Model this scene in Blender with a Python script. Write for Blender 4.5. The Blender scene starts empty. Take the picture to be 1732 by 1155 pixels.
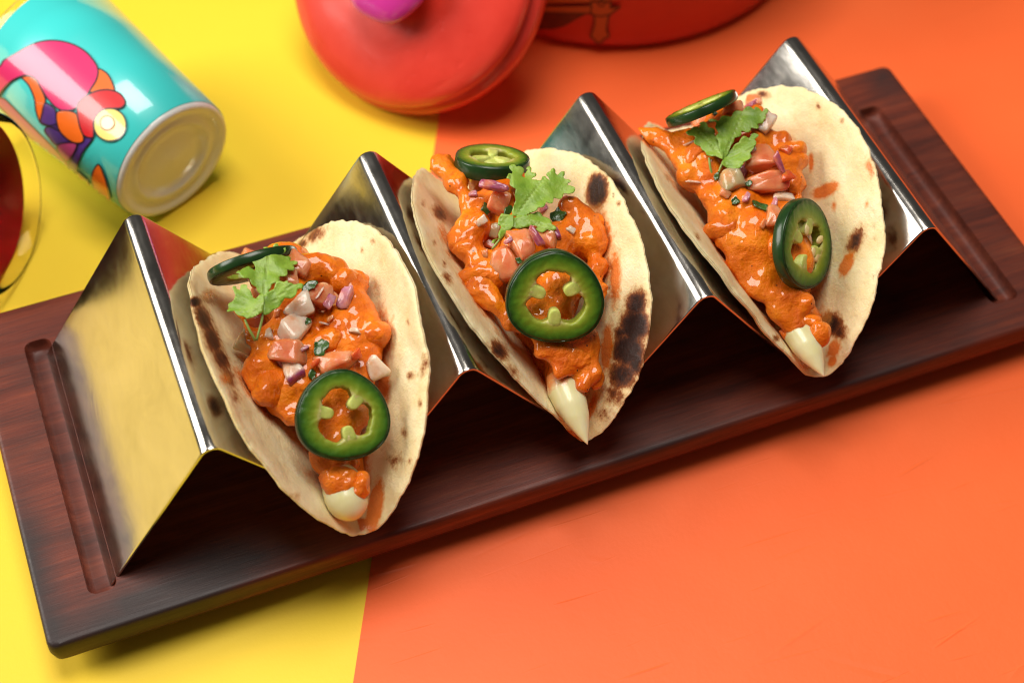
import bpy, bmesh, math, random
import numpy as np
from mathutils import Vector, Matrix, noise
from mathutils.bvhtree import BVHTree
from mathutils.geometry import delaunay_2d_cdt
R_ = math.radians
random.seed(7)
U = 0.0115                      # metres per modelling unit (one unit is a little over a centimetre)
SC = bpy.context.scene
COL = SC.collection

# ------------------------------------------------------------------ camera
CF = 2729.197; CW, CH = 1732, 1155
CP = np.array([-9.65247934, -22.3495645, 31.2018951])
_az, _el, _ro = 0.392024476, 0.921908262, 0.0224160135
_f = np.array([math.sin(_az)*math.cos(_el), math.cos(_az)*math.cos(_el), -math.sin(_el)])
_r0 = np.array([math.cos(_az), -math.sin(_az), 0]); _u0 = np.cross(_r0, _f)
CR = math.cos(_ro)*_r0 + math.sin(_ro)*_u0
CU = -math.sin(_ro)*_r0 + math.cos(_ro)*_u0
CD = _f
cam = bpy.data.cameras.new('camera'); camo = bpy.data.objects.new('camera', cam); COL.objects.link(camo)
M = Matrix(((CR[0], CU[0], -CD[0], CP[0]*U), (CR[1], CU[1], -CD[1], CP[1]*U), (CR[2], CU[2], -CD[2], CP[2]*U), (0, 0, 0, 1)))
camo.matrix_world = M
cam.sensor_width = 36; cam.lens = CF/CW*36; cam.clip_start = 0.02; cam.clip_end = 50
cam.dof.use_dof = True
cam.dof.focus_distance = float((np.array([-.5, -2.2, 2.6]) - CP) @ CD)*U
cam.dof.aperture_fstop = 10
SC.camera = camo

# ------------------------------------------------------------------ world and lamps (a studio: two softboxes, dim room)
w = bpy.data.worlds.new('World'); SC.world = w; w.use_nodes = True
bg = w.node_tree.nodes['Background']; bg.inputs[0].default_value = (1.0, 0.93, 0.86, 1); bg.inputs[1].default_value = 0.07
def softbox(name, loc, target, sx, sy, power, col=(1, 1, 1)):
    l = bpy.data.lights.new(name, 'AREA'); l.shape = 'RECTANGLE'; l.size = sx*U; l.size_y = sy*U; l.energy = power; l.color = col
    o = bpy.data.objects.new(name, l); COL.objects.link(o)
    d = Vector(target) - Vector(loc)
    o.location = Vector(loc)*U; o.rotation_euler = d.to_track_quat('-Z', 'Y').to_euler()
    return o
softbox('key_softbox', (-85, 47, 64), (0, 1, 1), 73, 58, 19.5, (1, .95, .88))
softbox('fill_softbox', (0, 12, 84), (5, 1, 0), 42, 42, 9.2, (1, .94, .87))
SC.view_settings.view_transform = 'Standard'; SC.view_settings.look = 'None'
SC.view_settings.exposure = -0.07; SC.view_settings.gamma = 1
SC.cycles.use_denoising = True; SC.cycles.filter_width = 1.1
SC.cycles.max_bounces = 12; SC.cycles.transparent_max_bounces = 12
SC.cycles.caustics_reflective = True

# ------------------------------------------------------------------ helpers
def unit(v):
    v = np.asarray(v, float); return v/np.linalg.norm(v)
def pray(px, py):
    return unit(CD + (px-CW/2)/CF*CR - (py-CH/2)/CF*CU)
def at(px, py, z):              # point of the plane at height z that the photograph shows at px, py
    d = pray(px, py); return CP + d*((z-CP[2])/d[2])
def at_plane(px, py, P0, n):
    d = pray(px, py); return CP + d*(((np.asarray(P0)-CP) @ n)/(d @ n))
def project(P):
    d = np.asarray(P) - CP; z = d @ CD
    return np.stack([CW/2 + CF*(d @ CR)/z, CH/2 - CF*(d @ CU)/z], -1)
def nz(p, s, k=0):
    return noise.noise(Vector((p[0]*s + k*17.3, p[1]*s - k*9.1, p[2]*s + k*4.7)))
def mk(name, V, F, mat, parent=None, smooth=True, attrs=None, fmat=None, base=None):
    """one mesh object; its origin lies at the foot of its own geometry"""
    V = np.asarray(V, float)
    o0 = np.array([V[:, 0].mean(), V[:, 1].mean(), V[:, 2].min()]) if base is None else np.asarray(base, float)
    me = bpy.data.meshes.new(name)
    me.from_pydata(((V-o0)*U).tolist(), [], [tuple(int(i) for i in f) for f in F])
    if smooth: me.polygons.foreach_set('use_smooth', [True]*len(me.polygons))
    for m in (mat if isinstance(mat, (list, tuple)) else [mat]): me.materials.append(m)
    if fmat is not None: me.polygons.foreach_set('material_index', [int(k) for k in fmat])
    for k, a in (attrs or {}).items():
        at_ = me.attributes.new(k, 'FLOAT', 'POINT'); at_.data.foreach_set('value', np.asarray(a, np.float32))
    me.update()
    o = bpy.data.objects.new(name, me); COL.objects.link(o)
    o.location = Vector(o0)*U
    if parent is not None:
        o.parent = parent; o.matrix_parent_inverse = Matrix.Translation(-root_loc(parent))
    return o
def root_loc(o):
    v = Vector(o['_at']) if '_at' in o else Vector(o.location)
    return v
def tag(o, label, cat, group=None):
    o['label'] = label; o['category'] = cat
    if group: o['group'] = group
    return o
def thing(name, label, cat, loc, group=None):
    o = bpy.data.objects.new(name, None); COL.objects.link(o); o.empty_display_size = .005
    o.location = Vector(np.asarray(loc, float))*U
    return tag(o, label, cat, group)
def grid_faces(nr, nc, closed=True, flip=False):
    F = []
    for i in range(nr-1):
        for j in range(nc if closed else nc-1):
            q = (i*nc+j, i*nc+(j+1) % nc, (i+1)*nc+(j+1) % nc, (i+1)*nc+j)
            F.append(q[::-1] if flip else q)
    return F
def frame(n, hint=(0, 0, 1)):
    n = unit(n); h = np.asarray(hint, float)
    if abs(n @ unit(h)) > .98: h = np.array([1., 0, 0])
    x = unit(np.cross(h, n)); return x, np.cross(n, x), n
def lathe(profile, origin, axis, n=96, hint=(0, 0, 1), closed_profile=False):
    """profile of (radius, height along axis)"""
    x, y, a = frame(axis, hint); V = []; F = []
    th = np.linspace(0, 2*np.pi, n, endpoint=False)
    for r, h in profile:
        V.append(np.asarray(origin) + h*a + r*(np.cos(th)[:, None]*x + np.sin(th)[:, None]*y))
    V = np.vstack(V); m = len(profile)
    F = grid_faces(m, n)
    if closed_profile:
        F += [((m-1)*n+j, (m-1)*n+(j+1) % n, (j+1) % n, j) for j in range(n)]
    return V, F
def fillet_path(pts, rads, seg=10):
    out = [np.array(pts[0], float)]
    for k in range(1, len(pts)-1):
        A, B, C = (np.array(pts[k+i], float) for i in (-1, 0, 1)); r = rads[k]
        if r <= 0: out.append(B); continue
        d1, d2 = unit(A-B), unit(C-B); ang = math.acos(np.clip(d1 @ d2, -1, 1)); t = r/math.tan(ang/2)
        c = B + unit(d1+d2)*r/math.sin(ang/2); p1, p2 = B+d1*t, B+d2*t
        a1 = math.atan2(*(p1-c)[::-1]); a2 = math.atan2(*(p2-c)[::-1]); da = (a2-a1+math.pi) % (2*math.pi) - math.pi
        for s in range(seg+1):
            a = a1+da*s/seg; out.append(c + r*np.array([math.cos(a), math.sin(a)]))
    out.append(np.array(pts[-1], float)); return np.array(out)
def tube(path, rad, nseg=8, cap=True):
    P = np.asarray(path, float); n = len(P); rad = np.broadcast_to(rad, (n,)); V = []; F = []
    up = np.array([.13, .21, .97])
    for i in range(n):
        t = unit(P[min(i+1, n-1)]-P[max(i-1, 0)]); x = unit(np.cross(up, t)); y = np.cross(t, x)
        for k in range(nseg):
            a = 2*math.pi*k/nseg; V.append(P[i]+rad[i]*(math.cos(a)*x+math.sin(a)*y))
    F = grid_faces(n, nseg)
    if cap: F += [tuple(range(nseg))[::-1], tuple(range((n-1)*nseg, n*nseg))]
    return np.array(V), F
def cdt(poly, step):
    """triangulate a closed 2-D outline with inner points so it can be bent"""
    P = [Vector(p) for p in poly]; n = len(P); E = [(i, (i+1) % n) for i in range(n)]
    A = np.array(poly); lo, hi = A.min(0), A.max(0); pts = list(P)
    for i, x in enumerate(np.arange(lo[0], hi[0], step)):
        for y in np.arange(lo[1] + (step/2 if i % 2 else 0), hi[1], step): pts.append(Vector((x, y)))
    r = delaunay_2d_cdt(pts, E, [], 1, 1e-5)
    return np.array([tuple(v) for v in r[0]]), [tuple(f) for f in r[2]]
def densify(poly, step, closed=True):
    P = np.array(poly, float); out = []; n = len(P)
    for i in range(n if closed else n-1):
        a, b = P[i], P[(i+1) % n]; k = max(1, int(np.linalg.norm(b-a)/step))
        for s in range(k): out.append(a+(b-a)*s/k)
    if not closed: out.append(P[-1])
    return np.array(out)
def chaikin(poly, it=2, closed=True):
    P = np.array(poly, float)
    for _ in range(it):
        Q = []
        n = len(P)
        rng = range(n) if closed else range(n-1)
        if not closed: Q.append(P[0])
        for i in rng:
            a, b = P[i], P[(i+1) % n]; Q += [a*.75+b*.25, a*.25+b*.75]
        if not closed: Q.append(P[-1])
        P = np.array(Q)
    return P
def catmull(poly, closed=True, seg=6):
    P = np.array(poly, float); n = len(P); out = []
    for j in range(n if closed else n-1):
        a, b, c, d = (P[(j+k) % n] if closed else P[min(max(j+k, 0), n-1)] for k in (-1, 0, 1, 2))
        for t in np.linspace(0, 1, seg, endpoint=False):
            out.append(.5*(2*b+(c-a)*t+(2*a-5*b+4*c-d)*t*t+(3*b-a-3*c+d)*t**3))
    if not closed: out.append(P[-1])
    return np.array(out)
def superq(a, b, c, e=.45, nu=14, nv=9, amp=.06, sc=2.2, seed=0):
    """rounded irregular block"""
    V = []; s = lambda t: math.copysign(abs(t)**e, t)
    for i in range(nv):
        ph = -math.pi/2 + math.pi*i/(nv-1)
        for j in range(nu):
            th = 2*math.pi*j/nu
            p = np.array([s(math.cos(ph))*s(math.cos(th)), s(math.cos(ph))*s(math.sin(th)), s(math.sin(ph))])
            k = 1+amp*nz(p, sc, seed)*2
            V.append(p*k*np.array([a, b, c]))
    return np.array(V), grid_faces(nv, nu)

# ------------------------------------------------------------------ materials
class MB:
    def __init__(s, name):
        s.m = bpy.data.materials.new(name); s.m.use_nodes = True; s.t = s.m.node_tree; s.n = s.t.nodes; s.b = s.n['Principled BSDF']
        s.co = s.n.new('ShaderNodeTexCoord').outputs['Object']
    def set(s, **k):
        for a, v in k.items():
            i = s.b.inputs[a.replace('_', ' ')]
            if isinstance(v, bpy.types.NodeSocket): s.t.links.new(v, i)
            else: i.default_value = (tuple(v)+(1,) if isinstance(v, (tuple, list)) and len(v) == 3 and i.type == 'RGBA' else v)
        return s
    def link(s, v, i):
        if isinstance(v, bpy.types.NodeSocket): s.t.links.new(v, i)
        else: i.default_value = (tuple(v)+(1,) if isinstance(v, (tuple, list)) and len(v) == 3 and i.type == 'RGBA' else v)
    def map(s, sc=(1, 1, 1), rot=(0, 0, 0), loc=(0, 0, 0)):
        n = s.n.new('ShaderNodeMapping'); n.inputs['Scale'].default_value = [q/U for q in sc]; n.inputs['Rotation'].default_value = rot
        n.inputs['Location'].default_value = loc; s.t.links.new(s.co, n.inputs['Vector']); return n.outputs[0]
    def noise(s, scale, detail=4, rough=.55, vec=None, dist=0.):
        n = s.n.new('ShaderNodeTexNoise'); n.inputs['Scale'].default_value = scale; n.inputs['Detail'].default_value = detail
        n.inputs['Roughness'].default_value = rough; n.inputs['Distortion'].default_value = dist
        s.t.links.new(vec if vec is not None else s.map(), n.inputs['Vector']); return n.outputs['Fac']
    def voro(s, scale, vec=None, feature='F1'):
        n = s.n.new('ShaderNodeTexVoronoi'); n.feature = feature; n.inputs['Scale'].default_value = scale
        s.t.links.new(vec if vec is not None else s.map(), n.inputs['Vector']); return n.outputs['Distance']
    def wave(s, scale, dist, vec=None, detail=2, dscale=1.):
        n = s.n.new('ShaderNodeTexWave'); n.inputs['Scale'].default_value = scale; n.inputs['Distortion'].default_value = dist
        n.inputs['Detail'].default_value = detail; n.inputs['Detail Scale'].default_value = dscale
        s.t.links.new(vec if vec is not None else s.map(), n.inputs['Vector']); return n.outputs['Fac']
    def ramp(s, fac, stops):
        n = s.n.new('ShaderNodeValToRGB'); s.link(fac, n.inputs[0]); e = n.color_ramp.elements
        while len(e) < len(stops): e.new(.5)
        for k, (p, c) in enumerate(stops):
            e[k].position = p; e[k].color = tuple(c)+(1,) if isinstance(c, (tuple, list)) else (c, c, c, 1)
        return n.outputs[0]
    def math(s, op, a, b=0., clamp=False):
        n = s.n.new('ShaderNodeMath'); n.operation = op; n.use_clamp = clamp; s.link(a, n.inputs[0]); s.link(b, n.inputs[1]); return n.outputs[0]
    def mix(s, f, a, b, mode='MIX'):
        n = s.n.new('ShaderNodeMix'); n.data_type = 'RGBA'; n.blend_type = mode
        s.link(f, n.inputs[0]); s.link(a, n.inputs[6]); s.link(b, n.inputs[7]); return n.outputs[2]
    def attr(s, name):
        n = s.n.new('ShaderNodeAttribute'); n.attribute_name = name; return n.outputs['Fac']
    def bump(s, h, strength=.3, dist=.02, nrm=None):
        n = s.n.new('ShaderNodeBump'); n.inputs['Strength'].default_value = strength; n.inputs['Distance'].default_value = dist*U
        s.link(h, n.inputs['Height'])
        if nrm is not None: s.t.links.new(nrm, n.inputs['Normal'])
        s.t.links.new(n.outputs[0], s.b.inputs['Normal']); return n.outputs[0]
    def sss(s, wgt, rad, scale=.1):
        s.b.inputs['Subsurface Weight'].default_value = wgt; s.b.inputs['Subsurface Radius'].default_value = rad
        s.b.inputs['Subsurface Scale'].default_value = scale*U; return s
MAT = {}
def simple(name, col, rough=.4, coat=0., bump=None, metal=0., spec=.5):
    q = MB(name); q.set(Base_Color=col, Roughness=rough, Metallic=metal, Coat_Weight=coat, Coat_Roughness=.06, Specular_IOR_Level=spec)
    if bump: q.bump(q.noise(bump[0], 4), bump[1], bump[2])
    MAT[name] = q.m; return q
def paper_mat(name, col, col2, scratch):
    q = MB(name); n = q.noise(.16, 3); n2 = q.noise(9, 4)
    c = q.mix(q.ramp(n, [(.3, 0.), (.75, 1.)]), col, col2)
    h = q.math('ADD', q.math('MULTIPLY', n2, .35), q.math('MULTIPLY', q.noise(1.4, 4), .8))
    for k, (rot, sc, off, amp) in enumerate(scratch):
        v = q.map((sc*.11, sc*1.0, 1), (0, 0, R_(rot)), (off, off*2, 0))
        e = q.voro(1.0, v, 'DISTANCE_TO_EDGE')
        line = q.ramp(e, [(0., 1.), (.018, 0.)])
        m = q.ramp(q.noise(.32, 2, .5, q.map(loc=(off*3, off, 0))), [(.57, 0.), (.68, 1.)])
        h = q.math('ADD', h, q.math('MULTIPLY', q.math('MULTIPLY', line, m), amp))
    q.set(Base_Color=c, Roughness=.5, Specular_IOR_Level=.28); q.bump(h, .35, .03)
    MAT[name] = q.m
paper_mat('yellow_card', (.90, .63, .035), (.88, .60, .03), [])
paper_mat('orange_card', (.95, .140, .030), (.96, .160, .038), [(38, 1.0, 3.1, 1.1), (20, .8, 7.7, -.7), (62, .7, 1.4, .7)])

q = MB('rosewood')
g1 = q.noise(1.6, 7, .68, q.map((.14, 1.8, 1.8)), .4)
g2 = q.noise(3.2, 4, .75, q.map((.22, 4.2, 4.2)), .3)
g3 = q.noise(.28, 3, .6, q.map((.6, 1.2, 1)))
c = q.ramp(g1, [(.28, (.060, .012, .007)), (.47, (.130, .024, .012)), (.62, (.180, .036, .016)), (.8, (.25, .062, .024))])
c = q.mix(q.math('MULTIPLY', q.ramp(g2, [(.40, 1.), (.58, 0.)]), .34), c, q.mix(.8, c, (.012, .004, .003)))
c = q.mix(q.ramp(g3, [(.55, 0.), (.72, .7)]), c, (.030, .013, .010))
c = q.mix(q.attr('worn'), c, (.022, .016, .016))
q.set(Base_Color=c, Roughness=q.ramp(g2, [(.3, .55), (.7, .38)]), Specular_IOR_Level=.32)
q.bump(q.math('ADD', q.math('MULTIPLY', g2, .8), g1), .22, .03); MAT['rosewood'] = q.m

q = MB('polished_steel')
s1 = q.noise(.8, 6, .65, q.map((1, .7, 1)), 1.2); s2 = q.noise(7, 3, .6, q.map((1, .25, 1))); s3 = q.noise(26, 2, .5, q.map((1, .08, 1)))
q.set(Base_Color=q.ramp(s1, [(.32, (.46, .44, .40)), (.66, (.58, .555, .51))]), Metallic=1., Roughness=q.ramp(q.math('ADD', q.math('MULTIPLY', s1, .7), q.math('MULTIPLY', s2, .4)), [(.36, .13), (.76, .24)]))
q.bump(q.math('ADD', q.math('ADD', q.math('MULTIPLY', s1, .8), q.math('MULTIPLY', s2, .15)), q.math('MULTIPLY', s3, .05)), .06, .05); MAT['polished_steel'] = q.m

q = MB('flour_tortilla')
t1 = q.noise(1.3, 4); t2 = q.noise(7, 5, .6); t3 = q.noise(22, 3)
c = q.ramp(t1, [(.3, (.79, .62, .31)), (.55, (.84, .71, .41)), (.75, (.88, .77, .50))])
c = q.mix(q.ramp(t2, [(.58, 0.), (.76, .30)]), c, (.68, .42, .15))
c = q.mix(q.ramp(q.noise(15, 3, .7), [(.66, 0.), (.74, .45)]), c, (.55, .30, .10))
ch = q.math('ADD', q.attr('char'), q.math('ADD', q.math('MULTIPLY', q.math('SUBTRACT', t2, .5), .9), q.math('MULTIPLY', q.math('SUBTRACT', t3, .5), .35)))
chm = q.math('MULTIPLY', ch, q.math('GREATER_THAN', q.attr('char'), .02))
c = q.mix(q.ramp(chm, [(.04, 0.), (.50, 1.)]), c, q.ramp(chm, [(.2, (.55, .27, .075)), (.48, (.28, .085, .018)), (.72, (.085, .022, .007)), (1., (.022, .007, .004))]))
sm = q.math('ADD', q.attr('sauce'), q.math('MULTIPLY', q.math('SUBTRACT', t2, .5), .8))
smm = q.ramp(q.math('MULTIPLY', sm, q.math('GREATER_THAN', q.attr('sauce'), .02)), [(.12, 0.), (.55, .92)])
c = q.mix(smm, c, q.ramp(sm, [(.15, (.72, .36, .09)), (.6, (.70, .16, .012))]))
q.set(Base_Color=c, Roughness=q.mix(smm, (.55, .55, .55), (.18, .18, .18)), Specular_IOR_Level=.4)
q.sss(.25, (1.0, .55, .25), .18)
q.bump(q.math('ADD', q.math('MULTIPLY', t2, 1.), q.math('MULTIPLY', t3, .6)), .42, .06); MAT['flour_tortilla'] = q.m

q = MB('orange_sauce')
a1 = q.noise(1.6, 5, .6); a2 = q.noise(6, 5, .65); a3 = q.voro(5.5)
c = q.ramp(a1, [(.28, (.60, .092, .001)), (.5, (.81, .175, .002)), (.72, (.90, .265, .004))])
c = q.mix(q.ramp(a2, [(.58, 0.), (.72, .5)]), c, (.40, .045, .005))
c = q.mix(q.ramp(q.voro(2.3, q.map(loc=(3, 1, 2))), [(.035, 1.), (.06, 0.)]), c, (.05, .012, .004))
q.set(Base_Color=c, Roughness=.42, Specular_IOR_Level=.2, Coat_Weight=1., Coat_Roughness=.045, Coat_IOR=1.42)
q.sss(.10, (1., .25, .03), .12)
a4 = q.noise(13, 4, .6)
q.bump(q.math('ADD', q.math('ADD', a2, q.math('MULTIPLY', a4, .55)), q.math('MULTIPLY', a1, .6)), .62, .09); MAT['orange_sauce'] = q.m

q = MB('white_sauce'); n = q.noise(2, 3)
q.set(Base_Color=q.mix(q.ramp(q.math('ADD', q.attr('smear'), q.math('MULTIPLY', q.math('SUBTRACT', q.noise(4, 4), .5), .9)), [(.3, 0.), (.6, .9)]), q.ramp(n, [(.3, (.76, .70, .36)), (.7, (.83, .79, .50))]), (.72, .20, .02)), Roughness=.3, Coat_Weight=.25, Coat_Roughness=.08); q.sss(.5, (1, .8, .4), .2); q.bump(n, .15, .05); MAT['white_sauce'] = q.m

q = MB('pepper_flesh')
n = q.noise(7, 4); t = q.attr('inner'); t = q.math('ADD', t, q.math('MULTIPLY', q.math('SUBTRACT', n, .5), .22))
c = q.ramp(t, [(.02, (.012, .042, .006)), (.16, (.032, .105, .007)), (.38, (.085, .185, .010)), (.68, (.19, .27, .018)), (.9, (.32, .35, .05)), (1.02, (.50, .46, .17))])
q.set(Base_Color=c, Roughness=.34, Specular_IOR_Level=.35); q.sss(.2, (.6, 1, .2), .1); q.bump(q.noise(16, 3), .2, .025); MAT['pepper_flesh'] = q.m
q = MB('pepper_skin'); n = q.noise(2.4, 3); q.set(Base_Color=q.ramp(n, [(.3, (.008, .026, .007)), (.7, (.018, .055, .012))]), Roughness=.24, Specular_IOR_Level=.4); q.bump(n, .1, .04); MAT['pepper_skin'] = q.m
q = MB('pepper_membrane'); n = q.noise(6, 3); q.set(Base_Color=q.mix(q.attr('root'), q.ramp(n, [(.3, (.42, .48, .09)), (.7, (.58, .62, .18))]), (.15, .24, .014)), Roughness=.38, Specular_IOR_Level=.35); q.sss(.4, (.8, 1, .3), .15); q.bump(q.noise(18, 2), .25, .03); MAT['pepper_membrane'] = q.m
simple('pepper_seed', (.72, .58, .27), .35, .3)

q = MB('coriander_leaf')
n = q.noise(2.4, 4); v = q.noise(14, 3); e = q.attr('edge')
c = q.ramp(n, [(.25, (.13, .255, .018)), (.5, (.215, .35, .033)), (.78, (.33, .46, .09))])
c = q.mix(q.math('MULTIPLY', q.attr('vein'), .6), c, (.33, .44, .13))
q.set(Base_Color=c, Roughness=.42, Specular_IOR_Level=.4); q.sss(.2, (.5, 1, .1), .1)
q.bump(q.math('ADD', q.math('MULTIPLY', v, .5), q.math('MULTIPLY', q.attr('vein'), -1.)), .5, .05); MAT['coriander_leaf'] = q.m
simple('coriander_stem', (.24, .34, .07), .4, .2)
q = MB('chopped_herb'); n = q.noise(3, 4); q.set(Base_Color=q.ramp(n, [(.3, (.012, .045, .008)), (.7, (.06, .14, .02))]), Roughness=.25, Coat_Weight=.4); q.bump(q.noise(7, 4), .5, .06); MAT['chopped_herb'] = q.m

def veg(name, stops, tint, rad):
    q = MB(name); n = q.noise(2.2, 4, .6); f = q.noise(8, 4, .6)
    c = q.ramp(n, stops); c = q.mix(q.attr('skin'), c, tint); c = q.mix(q.ramp(q.noise(1.5, 4, .6, q.map(loc=(5, 2, 8))), [(.50, 0.), (.66, .55)]), c, (.72, .22, .03))
    q.set(Base_Color=c, Roughness=.25, Specular_IOR_Level=.35, Transmission_Weight=.10, IOR=1.36, Coat_Weight=.5, Coat_Roughness=.05); q.sss(.75, rad, .45)
    q.bump(q.math('ADD', n, q.math('MULTIPLY', f, .5)), .3, .06); MAT[name] = q.m
veg('tomato_flesh', [(.28, (.62, .13, .045)), (.5, (.72, .25, .11)), (.75, (.80, .46, .28))], (.55, .040, .02), (1, .35, .2))
veg('ripe_tomato', [(.28, (.55, .05, .015)), (.6, (.68, .12, .03))], (.50, .03, .012), (1, .3, .1))
veg('onion_flesh', [(.28, (.74, .46, .32)), (.55, (.84, .66, .52)), (.78, (.90, .81, .68))], (.26, .035, .13), (1, .7, .6))
veg('purple_onion', [(.28, (.35, .09, .17)), (.6, (.58, .30, .34)), (.8, (.72, .52, .50))], (.22, .025, .10), (1, .5, .6))
veg('dull_onion', [(.28, (.34, .27, .13)), (.6, (.50, .40, .22)), (.8, (.62, .52, .36))], (.30, .10, .12), (1, .7, .5))

q = MB('red_lacquer'); n = q.noise(.8, 3); f = q.noise(3.2, 2, .4)
q.set(Base_Color=q.ramp(n, [(.3, (.66, .036, .020)), (.7, (.72, .050, .030))]), Roughness=.34, Coat_Weight=.6, Coat_Roughness=.16, Specular_IOR_Level=.4)
q.bump(q.math('ADD', q.ramp(f, [(.25, 0.), (.34, 1.)]), q.math('MULTIPLY', n, 2.)), .10, .12); MAT['red_lacquer'] = q.m
q = MB('dark_red_lacquer'); n = q.noise(.5, 3); q.set(Base_Color=q.ramp(n, [(.3, (.50, .010, .008)), (.7, (.58, .016, .010))]), Roughness=.4, Coat_Weight=.4, Coat_Roughness=.2); q.bump(n, .1, .1); MAT['dark_red_lacquer'] = q.m
simple('pink_enamel', (.62, .035, .30), .25, .6, (1.2, .15, .1))
simple('gilt_band', (.42, .10, .02), .4, .2, (3, .2, .03))
simple('black_ink', (.055, .012, .008), .4, .2)
simple('brown_ink', (.13, .012, .006), .4, .2, (6, .3, .03))
simple('turquoise_print', (.050, .62, .60), .32, .9, (1.1, .03, .05))
simple('print_outline', (.012, .010, .016), .35, .9)
for nme, c in (('magenta', (.70, .012, .14)), ('orange', (.86, .15, .010)), ('red', (.62, .010, .016)), ('yellow', (.85, .70, .16)), ('pale_yellow', (.88, .78, .30)),
               ('violet', (.080, .030, .21)), ('mauve', (.50, .055, .21)), ('pale_pink', (.68, .10, .26))):
    simple(nme+'_print', c, .35, .9)
q = MB('clear_glass'); q.set(Base_Color=(.97, .97, .94), Roughness=.04, Transmission_Weight=1., IOR=1.45); MAT['clear_glass'] = q.m
q = MB('amber_glass'); q.set(Base_Color=(.99, .95, .86), Roughness=.03, Transmission_Weight=1., IOR=1.18); MAT['amber_glass'] = q.m
q = MB('frosted_glass'); n = q.noise(1.2, 3); q.set(Base_Color=(.90, .91, .88), Roughness=.22, Transmission_Weight=.22, IOR=1.4, Coat_Weight=.6); q.bump(n, .25, .1); MAT['frosted_glass'] = q.m
simple('dark_red_print', (.46, .006, .008), .3, .3)

# ------------------------------------------------------------------ the setting: two sheets of card
TZ = -1.25
def sheet(name, pts, z, mat, step=2.0):
    V = [(x, y, z) for x, y in pts]
    o = mk(name, V, [tuple(range(len(V)))], MAT[mat], smooth=False, base=(0, 0, z)); o['kind'] = 'structure'; return o
e0, e1 = np.array([.71, 8.48]), np.array([-6.88, -7.04]); ed = unit(e1-e0)
A, B = e0-ed*70, e1+ed*70
sheet('table_surface', [(-80, -80), (80, -80), (80, 80), (-80, 80)], TZ-.04, 'yellow_card')
sheet('orange_surface', [tuple(A), tuple(B), (B[0]+110, B[1]-20), (A[0]+80, A[1]-10)], TZ, 'orange_card')

# ------------------------------------------------------------------ serving board
BX0, BX1, BY0, BY1 = -12.769, 12.813, -4.596, 4.862
def rounded_rect(x0, x1, y0, y1, r, k=5):
    P = []
    for cx, cy, a0 in ((x1-r, y1-r, 0), (x0+r, y1-r, 90), (x0+r, y0+r, 180), (x1-r, y0+r, 270)):
        for i in range(k+1):
            a = R_(a0+90*i/k); P.append((cx+r*math.cos(a), cy+r*math.sin(a)))
    return P
def slab(x0, x1, y0, y1, layers, r=.22):
    V = []; n = None
    for inset_x, inset_y, z in layers:
        ring = rounded_rect(x0+inset_x, x1-inset_x, y0+inset_y, y1-inset_y, max(.06, r-min(inset_x, inset_y)*.3))
        n = len(ring); V += [(x, y, z) for x, y in ring]
    F = grid_faces(len(layers), n)
    F += [tuple(range(n))[::-1], tuple(range((len(layers)-1)*n, len(layers)*n))]
    return V, F
def temp_obj(V, F):
    me = bpy.data.meshes.new('t'); me.from_pydata([tuple(v) for v in V], [], [tuple(int(i) for i in f) for f in F]); me.update()
    o = bpy.data.objects.new('t', me); COL.objects.link(o); return o
def evaluated(o):
    dg = bpy.context.evaluated_depsgraph_get(); dg.update(); e = o.evaluated_get(dg); me = e.to_mesh()
    V = np.array([v.co[:] for v in me.vertices]); F = [tuple(p.vertices) for p in me.polygons]; e.to_mesh_clear(); return V, F
def drop(*os):
    for o in os:
        me = o.data; bpy.data.objects.remove(o); bpy.data.meshes.remove(me)
layers = [(1.6, 1.1, -1.235), (1.3, .75, -1.20), (.45, .30, -.86), (.14, .10, -.76), (.05, .04, -.64), (.0, .0, -.36), (.012, .012, -.12), (.03, .03, -.05), (.07, .07, -.012), (.13, .13, 0)]
bo = temp_obj(*slab(BX0, BX1, BY0, BY1, layers))
GR = [(-11.64, -11.05, -3.62, 3.62), (10.98, 11.72, -3.66, 3.50)]
cut = []
for g in GR:
    x0, x1, y0, y1 = g; k = temp_obj(*slab(x0, x1, y0, y1, [(.12, .12, -.30), (.05, .05, -.26), (0, 0, -.14), (-.02, -.02, -.02), (-.10, -.10, .2)], .20)); cut.append(k)
    md = bo.modifiers.new('b', 'BOOLEAN'); md.operation = 'DIFFERENCE'; md.object = k; md.solver = 'EXACT'
V, F = evaluated(bo); drop(bo, *cut)
# fine facets for the wear attribute
bm = bmesh.new(); vs = [bm.verts.new(v) for v in V]
for f in F:
    try: bm.faces.new([vs[i] for i in f])
    except ValueError: pass
for x in np.arange(-12.5, 12.8, .5):
    gm = bm.verts[:]+bm.edges[:]+bm.faces[:]; bmesh.ops.bisect_plane(bm, geom=gm, plane_co=(x, 0, 0), plane_no=(1, 0, 0))
for y in np.arange(-4.4, 4.8, .4):
    gm = bm.verts[:]+bm.edges[:]+bm.faces[:]; bmesh.ops.bisect_plane(bm, geom=gm, plane_co=(0, y, 0), plane_no=(0, 1, 0))
bm.verts.index_update(); V = np.array([v.co[:] for v in bm.verts]); F = [tuple(v.index for v in f.verts) for f in bm.faces]; bm.free()
def blob(P, c, r): return np.clip(1-np.linalg.norm((P-np.array(c))/np.array(r), axis=1), 0, 1)
worn = np.clip(1.1*blob(V, (-11.4, -4.5, -.2), (3.2, 1.1, 2)) + 1.6*blob(V, (-9.0, -4.0, 0), (2.6, .9, 1)) + 1.2*blob(V, (-12.7, -2.5, 0), (.6, 3.0, 1))
               + .9*blob(V, (1.5, -4.6, 0), (3.5, .35, .5)) + .9*blob(V, (7.5, -4.6, 0), (2.5, .3, .5)) + .8*blob(V, (12.4, 4.4, 0), (.8, 1.2, 1)), 0, .95)
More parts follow.
